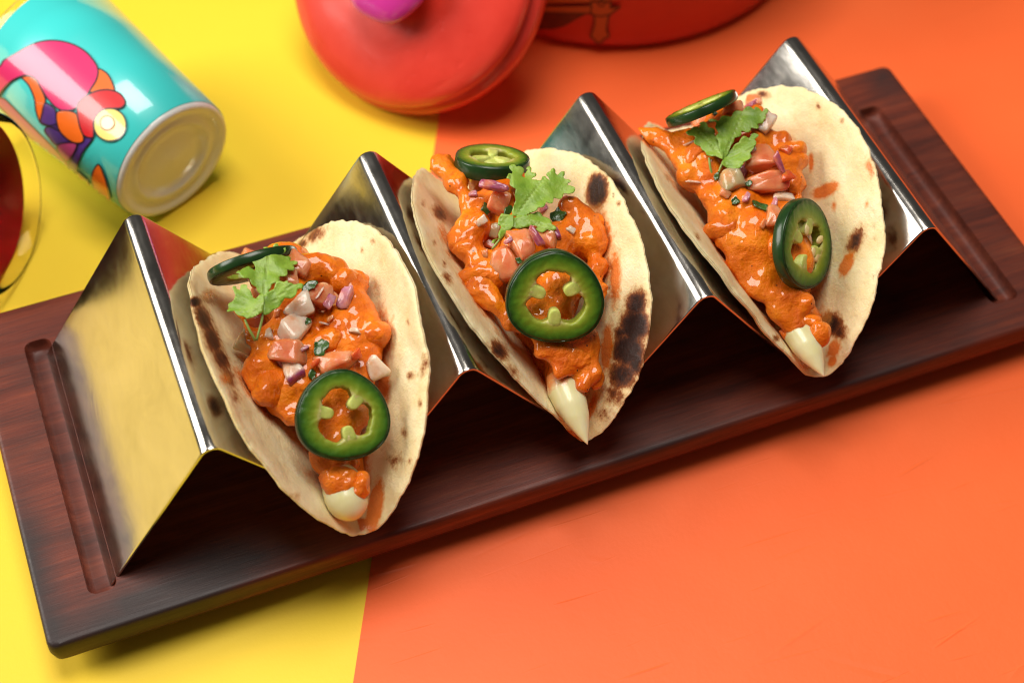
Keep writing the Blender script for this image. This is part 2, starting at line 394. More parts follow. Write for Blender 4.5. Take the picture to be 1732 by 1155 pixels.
board = mk('serving_board', V, F, MAT['rosewood'], attrs={'worn': worn}, smooth=True, base=(0, 0, TZ))
tag(board, 'long dark reddish brown wooden serving board with a groove cut at each end', 'board')
for p in board.data.polygons: p.use_smooth = True
board.data.set_sharp_from_angle(angle=R_(38))

# ------------------------------------------------------------------ steel taco holder
S_ = 5.6; HD = 3.395; PH = 3.682+.17; T_ = .06
pts = [(-1.5*S_-2.80, -.27)]; rad = [0]
for i in range(4):
    pts.append((-1.5*S_+i*S_, PH)); rad.append(.29)
    if i < 3: pts.append((-S_+i*S_, -.16)); rad.append(.42)
pts.append((1.5*S_+2.97, -.27)); rad.append(0)
path = fillet_path(pts, rad, 9)
fine = [path[0]]
for a, b in zip(path[:-1], path[1:]):
    k = max(1, int(np.linalg.norm(b-a)/.5))
    fine += [a+(b-a)*s/k for s in range(1, k+1)]
path = np.array(fine)
nrm = np.array([unit(np.array([-(b-a)[1], (b-a)[0]])) for a, b in zip(np.vstack([path[:1]*2-path[1:2], path[:-1]]), np.vstack([path[1:], path[-1:]*2-path[-2:-1]]))])
top = path; bot = path-nrm*T_
prof = np.vstack([top, bot[::-1]]); npf = len(prof)
ys = [-HD, -HD+.012, -HD+.05]+list(np.linspace(-HD+.4, HD-.4, 10))+[HD-.05, HD-.012, HD]
V = []
cen = (top+bot)/2; cprof = np.vstack([cen, cen[::-1]])
for k, y in enumerate(ys):
    m = .35 if k in (0, len(ys)-1) else (.12 if k in (1, len(ys)-2) else 0)
    q2 = prof*(1-m)+cprof*m
    V += [(x, y, z) for x, z in q2]
F = grid_faces(len(ys), npf)
nt = len(top)
for base_, fl in ((0, False), ((len(ys)-1)*npf, True)):
    for i in range(nt-1):
        q4 = (base_+i, base_+i+1, base_+npf-2-i, base_+npf-1-i); F.append(q4 if not fl else q4[::-1])
holder = mk('taco_holder', V, F, MAT['polished_steel'], base=(0, 0, 0))
holder.data.set_sharp_from_angle(angle=R_(40))
tag(holder, 'shiny bent steel taco holder with four ridges standing on the wooden board', 'taco holder')

# ------------------------------------------------------------------ tortillas
TAC = [[-5.561, -0.447, 0.296, 4.596, 0.504, 0.888, 0.876, -0.102, -0.032, -0.154, 0.012, 0.024, -0.006, -0.039, -0.016, 0.013, -0.005],
       [-0.181, 0.124, 0.285, 4.421, 0.404, 0.979, 0.964, -0.034, -0.047, -0.082, 0.003, -0.023, -0.025, -0.031, -0.009, 0.003, 0.018],
       [5.87, -0.151, 0.319, 4.487, 0.491, 0.936, 1.085, -0.006, -0.071, -0.079, 0.015, 0.018, -0.022, -0.034, -0.011, 0.017, 0.017]]
def section(u, rb, aL, aR, k):
    u = np.asarray(u, float); x = np.zeros_like(u); z = np.zeros_like(u)
    for sg, a in ((1, aR), (-1, aL)):
        m = (u*sg >= 0); t = np.abs(u[m]); La = rb*a; ta = np.minimum(t, La)/rb
        e = np.maximum(t-La, 0); ang = a-k*e/2
        x[m] = sg*(rb*np.sin(ta)+e*np.cos(ang)); z[m] = rb*(1-np.cos(ta))+e*np.sin(ang)
    return x, z
def taco_pt(i, u, v):
    cx, cy, cz, R, rb, aL, aR, kk, yaw, tilt = TAC[i][:10]
    x, z = section(u, rb, aL, aR, kk); tl = math.tan(tilt)
    zz = cz+z+v*tl; zz = np.where(zz < .30, .10+.20*np.exp((zz-.30)/.20), zz)
    P = np.stack([cx+x*math.cos(yaw)-v*math.sin(yaw), cy+x*math.sin(yaw)+v*math.cos(yaw), zz], -1)
    # the tortilla lies on the steel walls of its pocket, never in them
    x0 = (i-1)*S_; wy = np.clip((4.5-P[..., 1])/1.0, 0, 1); wy = wy*wy*(3-2*wy)
    for sg in (1, -1):
        n = np.array([-sg*.822, 0, .570]); d = .17-((P[..., 0]-x0)*n[0]+(P[..., 2]+.16)*n[2])
        pen = np.where(d > -.3, .08*np.log1p(np.exp(np.clip(d/.08, -30, 30))), 0)*wy
        if sg == 1:
            tv = CP-P; tv = tv/np.linalg.norm(tv, axis=-1)[..., None]; P = P+tv*(pen/np.maximum(tv @ n, .4))[..., None]
        else: P = P+n*pen[..., None]
    return P
def taco_radius(i, ph):
    R = TAC[i][3]; F_ = TAC[i][10:]
    return R*(1+F_[0]*np.cos(2*ph)+F_[1]*np.sin(2*ph)+F_[2]*np.cos(3*ph)+F_[3]*np.sin(3*ph)+F_[4]*np.cos(ph)+F_[5]*np.cos(4*ph)+F_[6]*np.sin(4*ph))
# charred spots and sauce smears: side, pixel, half sizes in pixels, tilt in degrees, strength
CHAR = [[('L', 330, 511, 12, 10, 0, 1.2), ('L', 345, 540, 15, 34, -25, .9), ('L', 360, 574, 15, 36, -22, .9), ('L', 374, 606, 14, 32, -22, .82), ('L', 387, 638, 12, 26, -20, .65), ('L', 398, 668, 12, 22, -20, .4),
         ('L', 352, 505, 16, 12, 20, .6), ('R', 533, 396, 26, 14, -30, .62), ('R', 512, 412, 14, 9, -30, .7), ('R', 612, 424, 4, 8, 0, .4), ('R', 631, 409, 6, 6, 0, .42), ('R', 694, 635, 9, 9, 0, .5), ('R', 718, 618, 8, 24, 8, .5),
         ('R', 684, 731, 7, 10, 0, .45), ('R', 669, 779, 14, 17, 25, .42), ('R', 710, 682, 5, 9, 0, .5), ('R', 690, 545, 4, 8, 0, .35), ('R', 692, 780, 5, 8, 0, .4), ('L', 500, 838, 10, 8, 0, .3)],
        [('R', 1010, 323, 19, 32, 6, 1.5), ('R', 1009, 318, 10, 18, 6, .8), ('R', 1076, 515, 20, 30, 10, 1.1), ('R', 1073, 552, 28, 34, 12, 1.4), ('R', 1062, 592, 30, 32, 18, 1.4), ('R', 1052, 634, 28, 30, 20, 1.0), ('R', 1075, 612, 16, 30, 15, 1.1), ('R', 1050, 566, 16, 24, 0, .8),
         ('R', 1040, 668, 26, 22, 30, .6), ('R', 1046, 345, 5, 6, 0, .5), ('L', 744, 362, 12, 20, -35, .75), ('L', 844, 592, 14, 24, -38, .85), ('L', 757, 470, 9, 14, -30, .55), ('L', 752, 446, 5, 8, 0, .45), ('L', 716, 345, 5, 8, 0, .4), ('L', 735, 410, 4, 7, 0, .4),
         ('L', 868, 628, 8, 16, -35, .5), ('R', 1020, 700, 20, 16, 35, .4)],
        [('R', 1447, 408, 14, 30, 22, .8), ('R', 1440, 425, 9, 18, 22, .5), ('R', 1404, 548, 24, 22, 0, 1.15), ('R', 1418, 560, 18, 16, 20, .8), ('R', 1384, 180, 6, 6, 0, .55), ('R', 1424, 206, 5, 6, 0, .5), ('R', 1290, 160, 14, 8, 0, .6), ('R', 1300, 205, 5, 9, 0, .4),
         ('L', 1313, 572, 7, 8, 0, .6), ('L', 1130, 300, 6, 12, -30, .4), ('L', 1180, 400, 5, 10, -30, .35), ('R', 1440, 640, 6, 6, 0, .4), ('R', 1300, 360, 6, 14, 0, .3)]]
SAUCE = [[('R', 634, 858, 14, 52, 10, 1.2), ('R', 620, 885, 26, 10, 10, 1.0), ('L', 355, 498, 18, 14, 10, .5), ('R', 648, 640, 14, 60, 0, .8), ('L', 380, 640, 14, 12, 0, .5), ('R', 598, 893, 30, 7, 0, .9)],
         [('L', 968, 738, 20, 9, 40, 1.0), ('R', 1000, 690, 8, 30, 20, .9), ('R', 1040, 470, 12, 60, 0, .8), ('L', 752, 400, 10, 30, -20, .6), ('R', 1026, 588, 12, 50, 5, .9), ('L', 990, 745, 14, 6, 30, .9)],
         [('R', 1395, 323, 26, 13, -25, 1.05), ('R', 1412, 313, 10, 8, 0, .8), ('R', 1432, 447, 12, 26, 25, 1.05), ('R', 1472, 285, 9, 22, -15, .62), ('R', 1466, 345, 5, 10, 0, .5), ('R', 1410, 590, 12, 20, 20, .9), ('R', 1372, 275, 6, 20, 0, .8), ('R', 1410, 348, 6, 12, 0, .55),
          ('R', 1408, 610, 8, 14, 20, .9), ('R', 1340, 250, 14, 30, -20, .5), ('L', 1362, 615, 10, 16, -30, .8)]]
TBVH = []
TLAB = ['folded flour tortilla in the left pocket, its left inner wall streaked with char', 'folded flour tortilla in the middle pocket with big black char marks on its right wall', 'folded flour tortilla in the right pocket, smeared with orange sauce on its right wall']
def build_tortilla(i):
    nph, nr = 440, 72; TH = .145
    ph = np.linspace(0, 2*np.pi, nph, endpoint=False)
    edge = np.array([1+.006*nz((math.cos(a)*4.6, math.sin(a)*4.6, i), 1.2, 3)+.008*nz((math.cos(a)*4.6, math.sin(a)*4.6, i), 3.5, 5)+.007*nz((math.cos(a)*4.6, math.sin(a)*4.6, i), 8, 5) for a in ph])
    Rr = taco_radius(i, ph)*edge
    rho = np.concatenate([np.linspace(0.01, .93, nr-8)**.9, [.945, .958, .968, .977, .985, .991, .996, 1.0]])
    uu = rho[:, None]*(Rr*np.cos(ph))[None]; vv = rho[:, None]*(Rr*np.sin(ph))[None]
    uu, vv = uu.ravel(), vv.ravel()
    P = taco_pt(i, uu, vv); e = 1e-3
    n = np.cross(taco_pt(i, uu+e, vv)-P, taco_pt(i, uu, vv+e)-P); n /= np.linalg.norm(n, axis=1)[:, None]      # points to the inside of the fold
    rr = np.repeat(rho, nph)
    wob = np.array([.055*nz((a, b, i*5.), .55, 1)+.030*nz((a, b, i*5.), 1.7, 2)+.010*nz((a, b, i*5.), 4.5, 2) for a, b in zip(uu, vv)])
    lip = np.array([.05*nz((a, b, i*5.), 1.1, 8) for a, b in zip(uu, vv)])*np.clip((rr-.8)/.2, 0, 1)
    Pm = P + n*(wob*np.clip(np.abs(uu)/1.2, 0, 1)+lip)[:, None]
    half = TH/2*np.sqrt(np.clip(1-np.clip((rr-.955)/.045, 0, 1)**2*.97, 0, 1))
    Vi = Pm+n*half[:, None]; Vo = Pm-n*half[:, None]; N = len(Vi)
    V = np.vstack([Vi, Vo]); Fi = grid_faces(len(rho), nph)
    F = Fi+[tuple(k+N for k in f[::-1]) for f in Fi]
    l = (len(rho)-1)*nph
    F += [(l+j, l+N+j, l+N+(j+1) % nph, l+(j+1) % nph) for j in range(nph)]
    F += [tuple(range(nph))[::-1], tuple(range(N, N+nph))]
    S = project(V); at2 = {}
    for nm, L in (('char', CHAR[i]), ('sauce', SAUCE[i])):
        val = np.zeros(2*N)
        for sd, px, py, rx, ry, t, st in L:
            t = R_(t); dx, dy = S[:, 0]-px, S[:, 1]-py
            a = (dx*math.cos(t)+dy*math.sin(t))/rx; b = (-dx*math.sin(t)+dy*math.cos(t))/ry
            ok = (np.concatenate([uu, uu]) > -.15) if sd == 'R' else (np.concatenate([uu, uu]) < .15)
            ok[N:] &= (rr > .93)
            val = np.maximum(val, np.where(ok, st*np.clip(1.25-1.0*np.hypot(a, b), 0, 1), 0))
        if nm == 'char':            # browning of the outer faces, seen as reflections in the steel
            rng = random.Random(i)
            for _ in range(26):
                a, b, r = rng.uniform(-4, 4), rng.uniform(-4, 4), rng.uniform(.12, .4)
                d = np.hypot(uu-a, (vv-b)*.7)/r
                val[N:] = np.maximum(val[N:], np.where(rr < .93, rng.uniform(.5, .9)*np.clip(1.2-d, 0, 1), 0))
        at2[nm] = val
    o = mk('tortilla', V, F, MAT['flour_tortilla'], attrs=at2)
    tag(o, TLAB[i], 'tortilla', 'three folded tortillas in the holder')
    TBVH.append(BVHTree.FromPolygons([tuple(v) for v in V], F))
for i in range(3): build_tortilla(i)

# ------------------------------------------------------------------ fillings
ZY = [(-6, .9), (-4.4, 1.55), (-3.6, 2.1), (-2.6, 2.75), (-1.2, 3.35), (.5, 3.7), (2.2, 3.85), (3.6, 3.6), (5, 3.0)]
def ztop(y): return float(np.interp(y, [a for a, b in ZY], [b for a, b in ZY]))
def fill_pt(i, px, py, dz=0.):
    z = 3.0
    for _ in range(30):
        P = at(px, py, z); xl = abs(P[0]-TAC[i][0]); z = .5*z+.5*(ztop(P[1])-.10*xl*xl+dz)
    return at(px, py, z)
def wall_x(i, P):               # clearance: distance inside the tortilla's inner faces, with the wall's x at this height
    cx, cy, cz, R, rb, aL, aR, kk, yaw, tilt = TAC[i][:10]
    dx, dy = P[:, 0]-cx, P[:, 1]-cy; xl = dx*math.cos(yaw)+dy*math.sin(yaw); v = -dx*math.sin(yaw)+dy*math.cos(yaw)
    zl = P[:, 2]-cz-v*math.tan(tilt)
    ut = np.linspace(0, 5.2, 240); xr, zr = section(ut, rb, aL, aR, kk); xL, zL = section(-ut, rb, aL, aR, kk)
    return xl, v, zl, np.interp(zl, zr, xr), np.interp(zl, zL, xL)
def clamp_in(i, P, gap=.13):
    cx, cy, cz, R, rb, aL, aR, kk, yaw, tilt = TAC[i][:10]
    xl, v, zl, xr, xL = wall_x(i, P)
    ph = np.arctan2(v, np.maximum(np.abs(xl)+1e-6, zl)); lim = np.sqrt(np.maximum(R*R-v*v, 0))*.86
    inside = (zl < lim+.05) | (v < 2.0)
    nx = np.where(inside, np.clip(xl, np.minimum(xL+gap, 0), np.maximum(xr-gap, 0)), xl)
    zl2 = np.maximum(zl, .12)
    out = P.copy(); out[:, 0] = cx+nx*math.cos(yaw)-v*math.sin(yaw); out[:, 1] = cy+nx*math.sin(yaw)+v*math.cos(yaw); out[:, 2] += zl2-zl
    return out
SPX = [(300, 360, 2.063), (680, 230, 2.139), (1050, 120, 2.138)]
BL = [[(540, 200, 58), (590, 240, 52), (460, 185, 42), (640, 240, 40), (630, 340, 66), (670, 425, 58), (600, 450, 78), (660, 500, 55), (560, 380, 60), (300, 600, 60), (360, 650, 60), (300, 540, 56), (430, 600, 70), (250, 430, 44), (225, 345, 40), (330, 430, 66), (440, 480, 70),
       (560, 580, 80), (640, 570, 55), (400, 710, 44), (520, 810, 52), (555, 890, 56), (620, 920, 38), (500, 860, 44), (560, 915, 50), (600, 700, 76), (500, 700, 70), (400, 300, 80), (280, 230, 50), (600, 800, 50), (400, 200, 50)],
      [(140, 108, 54), (195, 165, 58), (245, 240, 55), (250, 330, 66), (225, 400, 56), (285, 465, 66), (270, 560, 54), (330, 600, 54), (385, 680, 44), (420, 440, 90), (440, 330, 80), (600, 255, 44), (640, 320, 66), (680, 385, 66), (705, 480, 48), (715, 560, 40),
       (715, 620, 36), (560, 550, 110), (480, 660, 80), (510, 775, 50), (600, 800, 62), (680, 780, 50), (690, 850, 40), (655, 900, 36), (640, 730, 70), (560, 380, 80), (570, 860, 30), (350, 220, 70), (330, 120, 40), (420, 160, 50)],
      [(60, 230, 26), (115, 232, 40), (175, 262, 58), (225, 250, 50), (530, 800, 44), (330, 380, 62), (430, 470, 74), (490, 560, 76), (520, 660, 74), (650, 500, 50), (230, 310, 58), (260, 390, 58), (325, 450, 54), (300, 330, 66), (370, 530, 62), (400, 610, 62), (420, 690, 50), (450, 750, 48), (485, 800, 40), (430, 650, 50), (520, 720, 60), (600, 800, 58), (660, 840, 48), (600, 890, 46),
       (560, 870, 38), (665, 950, 32), (630, 925, 40), (590, 260, 48), (630, 330, 48), (635, 400, 44), (560, 350, 80), (480, 250, 80), (400, 220, 80), (500, 600, 70), (560, 540, 80), (620, 680, 80), (330, 230, 60), (500, 160, 40)]]
CHUNK = [[(600, 235, 60), (650, 430, 74), (330, 620, 80), (560, 900, 54), (500, 470, 60)], [(240, 350, 74), (660, 330, 74), (610, 800, 66), (290, 520, 66), (690, 560, 50)], [(270, 330, 74), (380, 570, 74), (610, 830, 60), (600, 300, 60), (575, 620, 62), (620, 950, 46)]]
FLAB = ['orange sauced chicken filling in the left tortilla', 'orange sauced chicken filling in the middle tortilla, spilling over its back left corner', 'orange sauced chicken filling in the right tortilla, thin and runny towards the front']
ico = bmesh.new(); bmesh.ops.create_icosphere(ico, subdivisions=3, radius=1); ICV = np.array([v.co[:] for v in ico.verts]); ICF = [tuple(v.index for v in f.verts) for f in ico.faces]; ico.free()
ic5 = bmesh.new(); bmesh.ops.create_icosphere(ic5, subdivisions=5, radius=1); IC5V = np.array([v.co[:] for v in ic5.verts]); IC5F = [tuple(v.index for v in f.verts) for f in ic5.faces]; ic5.free()
SCN_V, SCN_F = [], []           # what later toppings may rest on
FBVH = []
def vert_normals(V, F):
    me = bpy.data.meshes.new('t'); me.from_pydata(V.tolist(), [], F); me.update()
    n = np.array([v.normal[:] for v in me.vertices]); bpy.data.meshes.remove(me); return n
def rough_up(V, F, seed):
    n = vert_normals(V, F)
    d = np.array([.16*nz(p, 1.0, seed)+.09*nz(p, 2.1, seed+1)-.05*abs(nz(p, 3.3, seed+4))+.022*nz(p, 6., seed+2) for p in V])
    return V+n*d[:, None]
for i in range(3):
    ox, oy, k = SPX[i]; allV, allF = [], []
    def add(c, r):
        b = len(allV)*len(ICV); rnd = random.Random(len(allV)+i*50)
        q = ICV*np.array([r*rnd.uniform(.9, 1.15), r*rnd.uniform(.9, 1.15), r*rnd.uniform(.8, 1.0)])
        allV.append(q+c); allF.extend(tuple(j+b for j in f) for f in ICF)
    for zx, zy, zr in BL[i]:
        r = zr/k/76*1.08; add(fill_pt(i, ox+zx/k, oy+zy/k, -r*.75), r)
    cx, cy, cz = TAC[i][:3]
    for y in np.arange(-3.0, 2.3, .6):
        zt = ztop(cy+y); 
        add(np.array([cx-y*TAC[i][8], cy+y, zt-1.0]), .72 if y > -1.5 else .5); add(np.array([cx-y*TAC[i][8], cy+y, max(zt-1.9, 1.2)]), .8 if y > -1.5 else .45)
    t = temp_obj(np.vstack(allV), allF); md = t.modifiers.new('r', 'REMESH'); md.mode = 'VOXEL'; md.voxel_size = .065
    V, F = evaluated(t); drop(t)
    for _ in range(20):         # soften the joins
        acc = np.zeros_like(V); cnt = np.zeros(len(V))
        Fa = np.array([f for f in F if len(f) == 4])
        for a, b in ((0, 1), (1, 2), (2, 3), (3, 0)):
            np.add.at(acc, Fa[:, a], V[Fa[:, b]]); np.add.at(cnt, Fa[:, a], 1)
        V = V*.4+.6*acc/np.maximum(cnt, 1)[:, None]
    V = clamp_in(i, rough_up(V, F, i*7+3))
    root = thing('chicken_filling', FLAB[i], 'filling', (cx, cy, cz), 'sauced chicken fillings of the three tacos')
    mk('sauce', V, F, MAT['orange_sauce'], root)
    bv = [BVHTree.FromPolygons(V.tolist(), F)]
    for c, (zx, zy, zr) in enumerate(CHUNK[i]):
        r = zr/k/76; c0 = fill_pt(i, ox+zx/k, oy+zy/k, -r*.74); rnd = random.Random(c+i*9)
        x, y, n = frame((rnd.uniform(-.5, .5), rnd.uniform(-.5, .5), 1), (rnd.uniform(-1, 1), 1, 0))
        q = IC5V*np.array([r*1.35, r*.78, r*.84]); q = q[:, :1]*x+q[:, 1:2]*y+q[:, 2:]*n+c0
        q = clamp_in(i, rough_up(q, IC5F, 31+c+i*7)); mk('chicken_chunk', q, IC5F, MAT['orange_sauce'], root)
        bv.append(BVHTree.FromPolygons(q.tolist(), IC5F))
    for px, py, z, ra, rb_, rc in ([(574, 815, 2.05, .52, .36, .25), (612, 822, 2.0, .25, .36, .25)], [(1006, 634, 1.85, .17, .36, .2)], [(1352, 546, 1.8, .46, .24, .2), (1384, 566, 1.75, .2, .24, .18)])[i]:
        q = IC5V[:, :1]*ra*unit(CR)+IC5V[:, 1:2]*rb_*unit(CU)+IC5V[:, 2:]*rc*(-CD)+at(px, py, z)
        q = clamp_in(i, rough_up(q, IC5F, 61+i)); mk('chicken_chunk', q, IC5F, MAT['orange_sauce'], root); bv.append(BVHTree.FromPolygons(q.tolist(), IC5F))
    FBVH.append(bv)
TOBJ = [o for o in COL.objects if o.name.startswith('tortilla')]
for i in range(3):              # the tortilla is soaked amber where the filling touches it
    o = sorted(TOBJ, key=lambda t: t.location.x)[i]; a_ = o.data.attributes['sauce'].data; off = np.array(o.location)/U
    n_ = len(o.data.vertices); co = np.zeros(n_*3, np.float32); o.data.vertices.foreach_get('co', co); co = co.reshape(-1, 3)/U+off
    val = np.zeros(n_, np.float32); a_.foreach_get('value', val)
    for j in range(n_//2):
        h = FBVH[i][0].find_nearest(Vector(co[j]), .36)
        if h[0] is not None: val[j] = max(val[j], .62*(1-h[3]/.36)**1.2)
    a_.foreach_set('value', val)
EXTRA = [[], [], []]            # toppings already laid
def cast(i, px, py, extra=True):
    d = pray(px, py); best = None
    for b in FBVH[i]+[TBVH[i]]+(EXTRA[i] if extra else []):
        h = b.ray_cast(Vector(CP), Vector(d))
        if h[0] is not None and (best is None or h[3] < best[1]): best = (np.array(h[0]), h[3], np.array(h[1]))
    if best is None: return fill_pt(i, px, py), np.array([0, 0, 1.])
    n = best[2]; n = n if n @ d < 0 else -n
    return best[0], n

# ------------------------------------------------------------------ white sauce at the tips
def bulb(i, p0, p1, r0, prof, label, squash=.85):
    p0, p1 = np.asarray(p0), np.asarray(p1); ax = unit(p1-p0); L = np.linalg.norm(p1-p0); x, y, a = frame(ax)
    V = []; n = 28; t = np.linspace(0, 1, 30)
    for s in t:
        r = r0*np.interp(s, [q[0] for q in prof], [q[1] for q in prof])+1e-4
        c = p0+ax*L*s+y*.12*math.sin(s*3)*r0
        for j in range(n):
            th = 2*math.pi*j/n; V.append(c+r*(math.cos(th)*x+squash*math.sin(th)*y))
    V = np.array(V); V = V+unit(CU)*np.array([.03*nz(p, 1.6, 4) for p in V])[:, None]
    F = grid_faces(30, n)+[tuple(range(n))[::-1], tuple(range(29*n, 30*n))]
    o = mk('white_sauce', V, F, MAT['white_sauce'], attrs={'smear': np.repeat(np.clip(.75-t*1.9, 0, 1), n)}); tag(o, label, 'sauce', 'white sauce showing at the taco tips')
    EXTRA[i].append(BVHTree.FromPolygons(V.tolist(), F)); return o
rnd_prof = [(0, .6), (.2, .85), (.4, .97), (.55, 1.), (.7, .95), (.8, .84), (.88, .68), (.94, .48), (.98, .27), (1, .02)]
tip_prof = [(0, .7), (.2, 1.), (.45, .95), (.65, .74), (.85, .36), (.95, .13), (1, .01)]
bulb(0, at(568, 790, 1.85), at(599, 880, 1.62), .47, rnd_prof, 'round blob of white sauce at the front tip of the left taco')
bulb(1, at(943, 632, 1.8), at(994, 752, 1.35), .39, tip_prof, 'pointed drop of white sauce at the front tip of the middle taco')
bulb(2, at(1338, 545, 1.7), at(1394, 637, 1.38), .37, tip_prof, 'pointed drop of white sauce curling out at the front tip of the right taco')

# ------------------------------------------------------------------ salsa dice
def die(i, kind, px, py, size, label, lift=.35, rot=None, asp=(1, .8, .6), e=.36, skin=None, face=None):
    """size in pixels of the photograph (longest side)"""
    P, n = cast(i, px, py); a = size*.86/77/2; seed = int(px*3+py)
    rnd = random.Random(seed)
    V, F = superq(a*asp[0], a*asp[1], a*asp[2], e, 20, 12, seed=seed % 89, amp=.10, sc=1.4)
    N3 = unit(.6*n+.45*np.array([0, 0, 1])-.35*CD) if face is None else unit(face)
    r = R_(rot) if rot is not None else rnd.uniform(0, 6.28)
    xx = unit(CR*math.cos(r)+CU*math.sin(r)); xx = unit(xx-(xx @ N3)*N3); yy = np.cross(N3, xx)
    ax = V[:, 0]/(a*asp[0])
    sk = np.zeros(len(V))
    if skin == 'end': sk = np.clip((ax-.55)*3, 0, 1)
    if skin == 'side': sk = np.clip((V[:, 1]/(a*asp[1])-.5)*3, 0, 1)
    if skin == 'all': sk = np.ones(len(V))*.8
    q0 = V/np.array([a*asp[0], a*asp[1], a*asp[2]])
    V[:, 0] *= 1+rnd.uniform(-.3, .3)*q0[:, 1]+rnd.uniform(-.2, .2)*q0[:, 2]; V[:, 1] *= 1+rnd.uniform(-.35, .35)*q0[:, 0]; V[:, 2] *= 1+rnd.uniform(-.45, .45)*q0[:, 0]+rnd.uniform(-.3, .3)*q0[:, 1]
    V[:, 0] += rnd.uniform(-.2, .2)*V[:, 1]
    if kind == 'herb':
        m = 14; rd = [a*rnd.uniform(.62, 1.05) for _ in range(m)]; po = densify([(rd[j]*math.cos(6.283*j/m), rd[j]*asp[1]*1.15*math.sin(6.283*j/m)) for j in range(m)], a*.2)
        V2, F2 = cdt(po, a*.22); zz = np.array([.30*a*nz((p[0]/a, p[1]/a, 0), 1.3, seed % 31) for p in V2])+.25*a*(V2[:, 1]/a)**2
        N_ = len(V2); V = np.vstack([np.c_[V2, zz+.02], np.c_[V2, zz-.02]]); F = [tuple(f) for f in F2]+[tuple(j+N_ for j in f[::-1]) for f in F2]
        ed_ = {(e0_, e1_) for f in F2 for e0_, e1_ in zip(f, f[1:]+f[:1])}; F += [(b_, a_, a_+N_, b_+N_) for a_, b_ in ed_ if (b_, a_) not in ed_]
        sk = np.zeros(len(V)); lift = .5+lift*.3
    W = P+N3*(a*asp[2]*(1.7*lift-.15))+V[:, :1]*xx+V[:, 1:2]*yy+V[:, 2:]*N3
    # a gentle bend keeps pieces from looking machine cut
    W = W-N3*(.25*(V[:, :1]/a)**2*a*asp[2])
    nm, mat, cat = {'tomato': ('tomato_dice', 'tomato_flesh', 'tomato piece'), 'ripe': ('tomato_dice', 'ripe_tomato', 'tomato piece'), 'onion': ('onion_dice', 'onion_flesh', 'onion piece'),
                    'purple': ('onion_dice', 'purple_onion', 'onion piece'), 'dull': ('onion_dice', 'dull_onion', 'onion piece'), 'herb': ('chopped_coriander', 'chopped_herb', 'herb')}[kind]
    o = mk(nm, W, F, MAT[mat], attrs={'skin': sk})
    tag(o, label, cat, 'salsa pieces scattered on the tacos')
    EXTRA[i].append(BVHTree.FromPolygons(W.tolist(), F)); return o
# left taco
die(0, 'tomato', 424, 441, 42, 'pink tomato piece behind the top left of the left taco leaf', rot=20)
die(0, 'tomato', 500, 450, 56, 'pale tomato piece to the right of the leaf top on the left taco', rot=-30)
die(0, 'tomato', 486, 474, 44, 'salmon tomato piece tucked under the right leaflet on the left taco', rot=10)
die(0, 'ripe', 440, 552, 62, 'deep red tomato piece below the stem of the left taco leaf', rot=0, asp=(1, .7, .5))
die(0, 'tomato', 535, 500, 54, 'reddish tomato piece left of the bright purple onion on the left taco', rot=-10)
die(0, 'purple', 556, 511, 30, 'mauve onion piece leaning on the bright purple one, left taco', rot=60, asp=(1, .6, .5), skin='side')
die(0, 'purple', 587, 508, 44, 'bright purple onion wedge standing right of centre on the left taco', rot=78, asp=(1, .52, .5), skin='side', lift=.7)
die(0, 'onion', 508, 521, 56, 'white onion piece right of the leaf on the left taco', rot=35, asp=(1, .75, .5), lift=.6)
die(0, 'onion', 500, 561, 66, 'largest white onion chunk in the middle of the left taco', rot=55, asp=(1, .7, .55), lift=.6)
die(0, 'tomato', 486, 596, 74, 'large pale tomato piece under the white onion chunk on the left taco', rot=-8, asp=(1, .62, .5))
die(0, 'dull', 407, 601, 46, 'greyish purple onion piece against the left wall of the left tortilla', rot=-40, asp=(1, .85, .6), skin='end', lift=2.2)
die(0, 'onion', 497, 628, 52, 'onion piece with a purple fleck above left of the pepper ring, left taco', rot=-65, asp=(1, .7, .5), skin='end')
die(0, 'tomato', 569, 617, 76, 'long salmon tomato strip just above the front pepper ring, left taco', rot=15, asp=(1, .48, .5))
die(0, 'onion', 634, 624, 46, 'pale onion piece right of the front pepper ring, left taco', rot=-55, asp=(1, .75, .5), lift=.6)
die(0, 'herb', 543, 590, 44, 'dark green herb scrap in the middle of the left taco', rot=70, asp=(1, .62, .22), e=.7, lift=.9)
die(0, 'herb', 525, 485, 38, 'dark green herb scrap right of the leaf on the left taco', rot=40, asp=(1, .5, .25), e=.7, lift=.9)
die(0, 'herb', 528, 634, 24, 'tiny green herb scrap touching the front pepper ring, left taco', rot=90, asp=(1, .6, .3), e=.7, lift=.8)
die(0, 'onion', 541, 497, 26, 'tiny pale shred above the purple onions, left taco', rot=60, asp=(1, .16, .14), lift=1.6)
die(0, 'onion', 549, 548, 24, 'tiny pale shred on the sauce left of the herb scrap, left taco', rot=-20, asp=(1, .16, .14), lift=1.6)
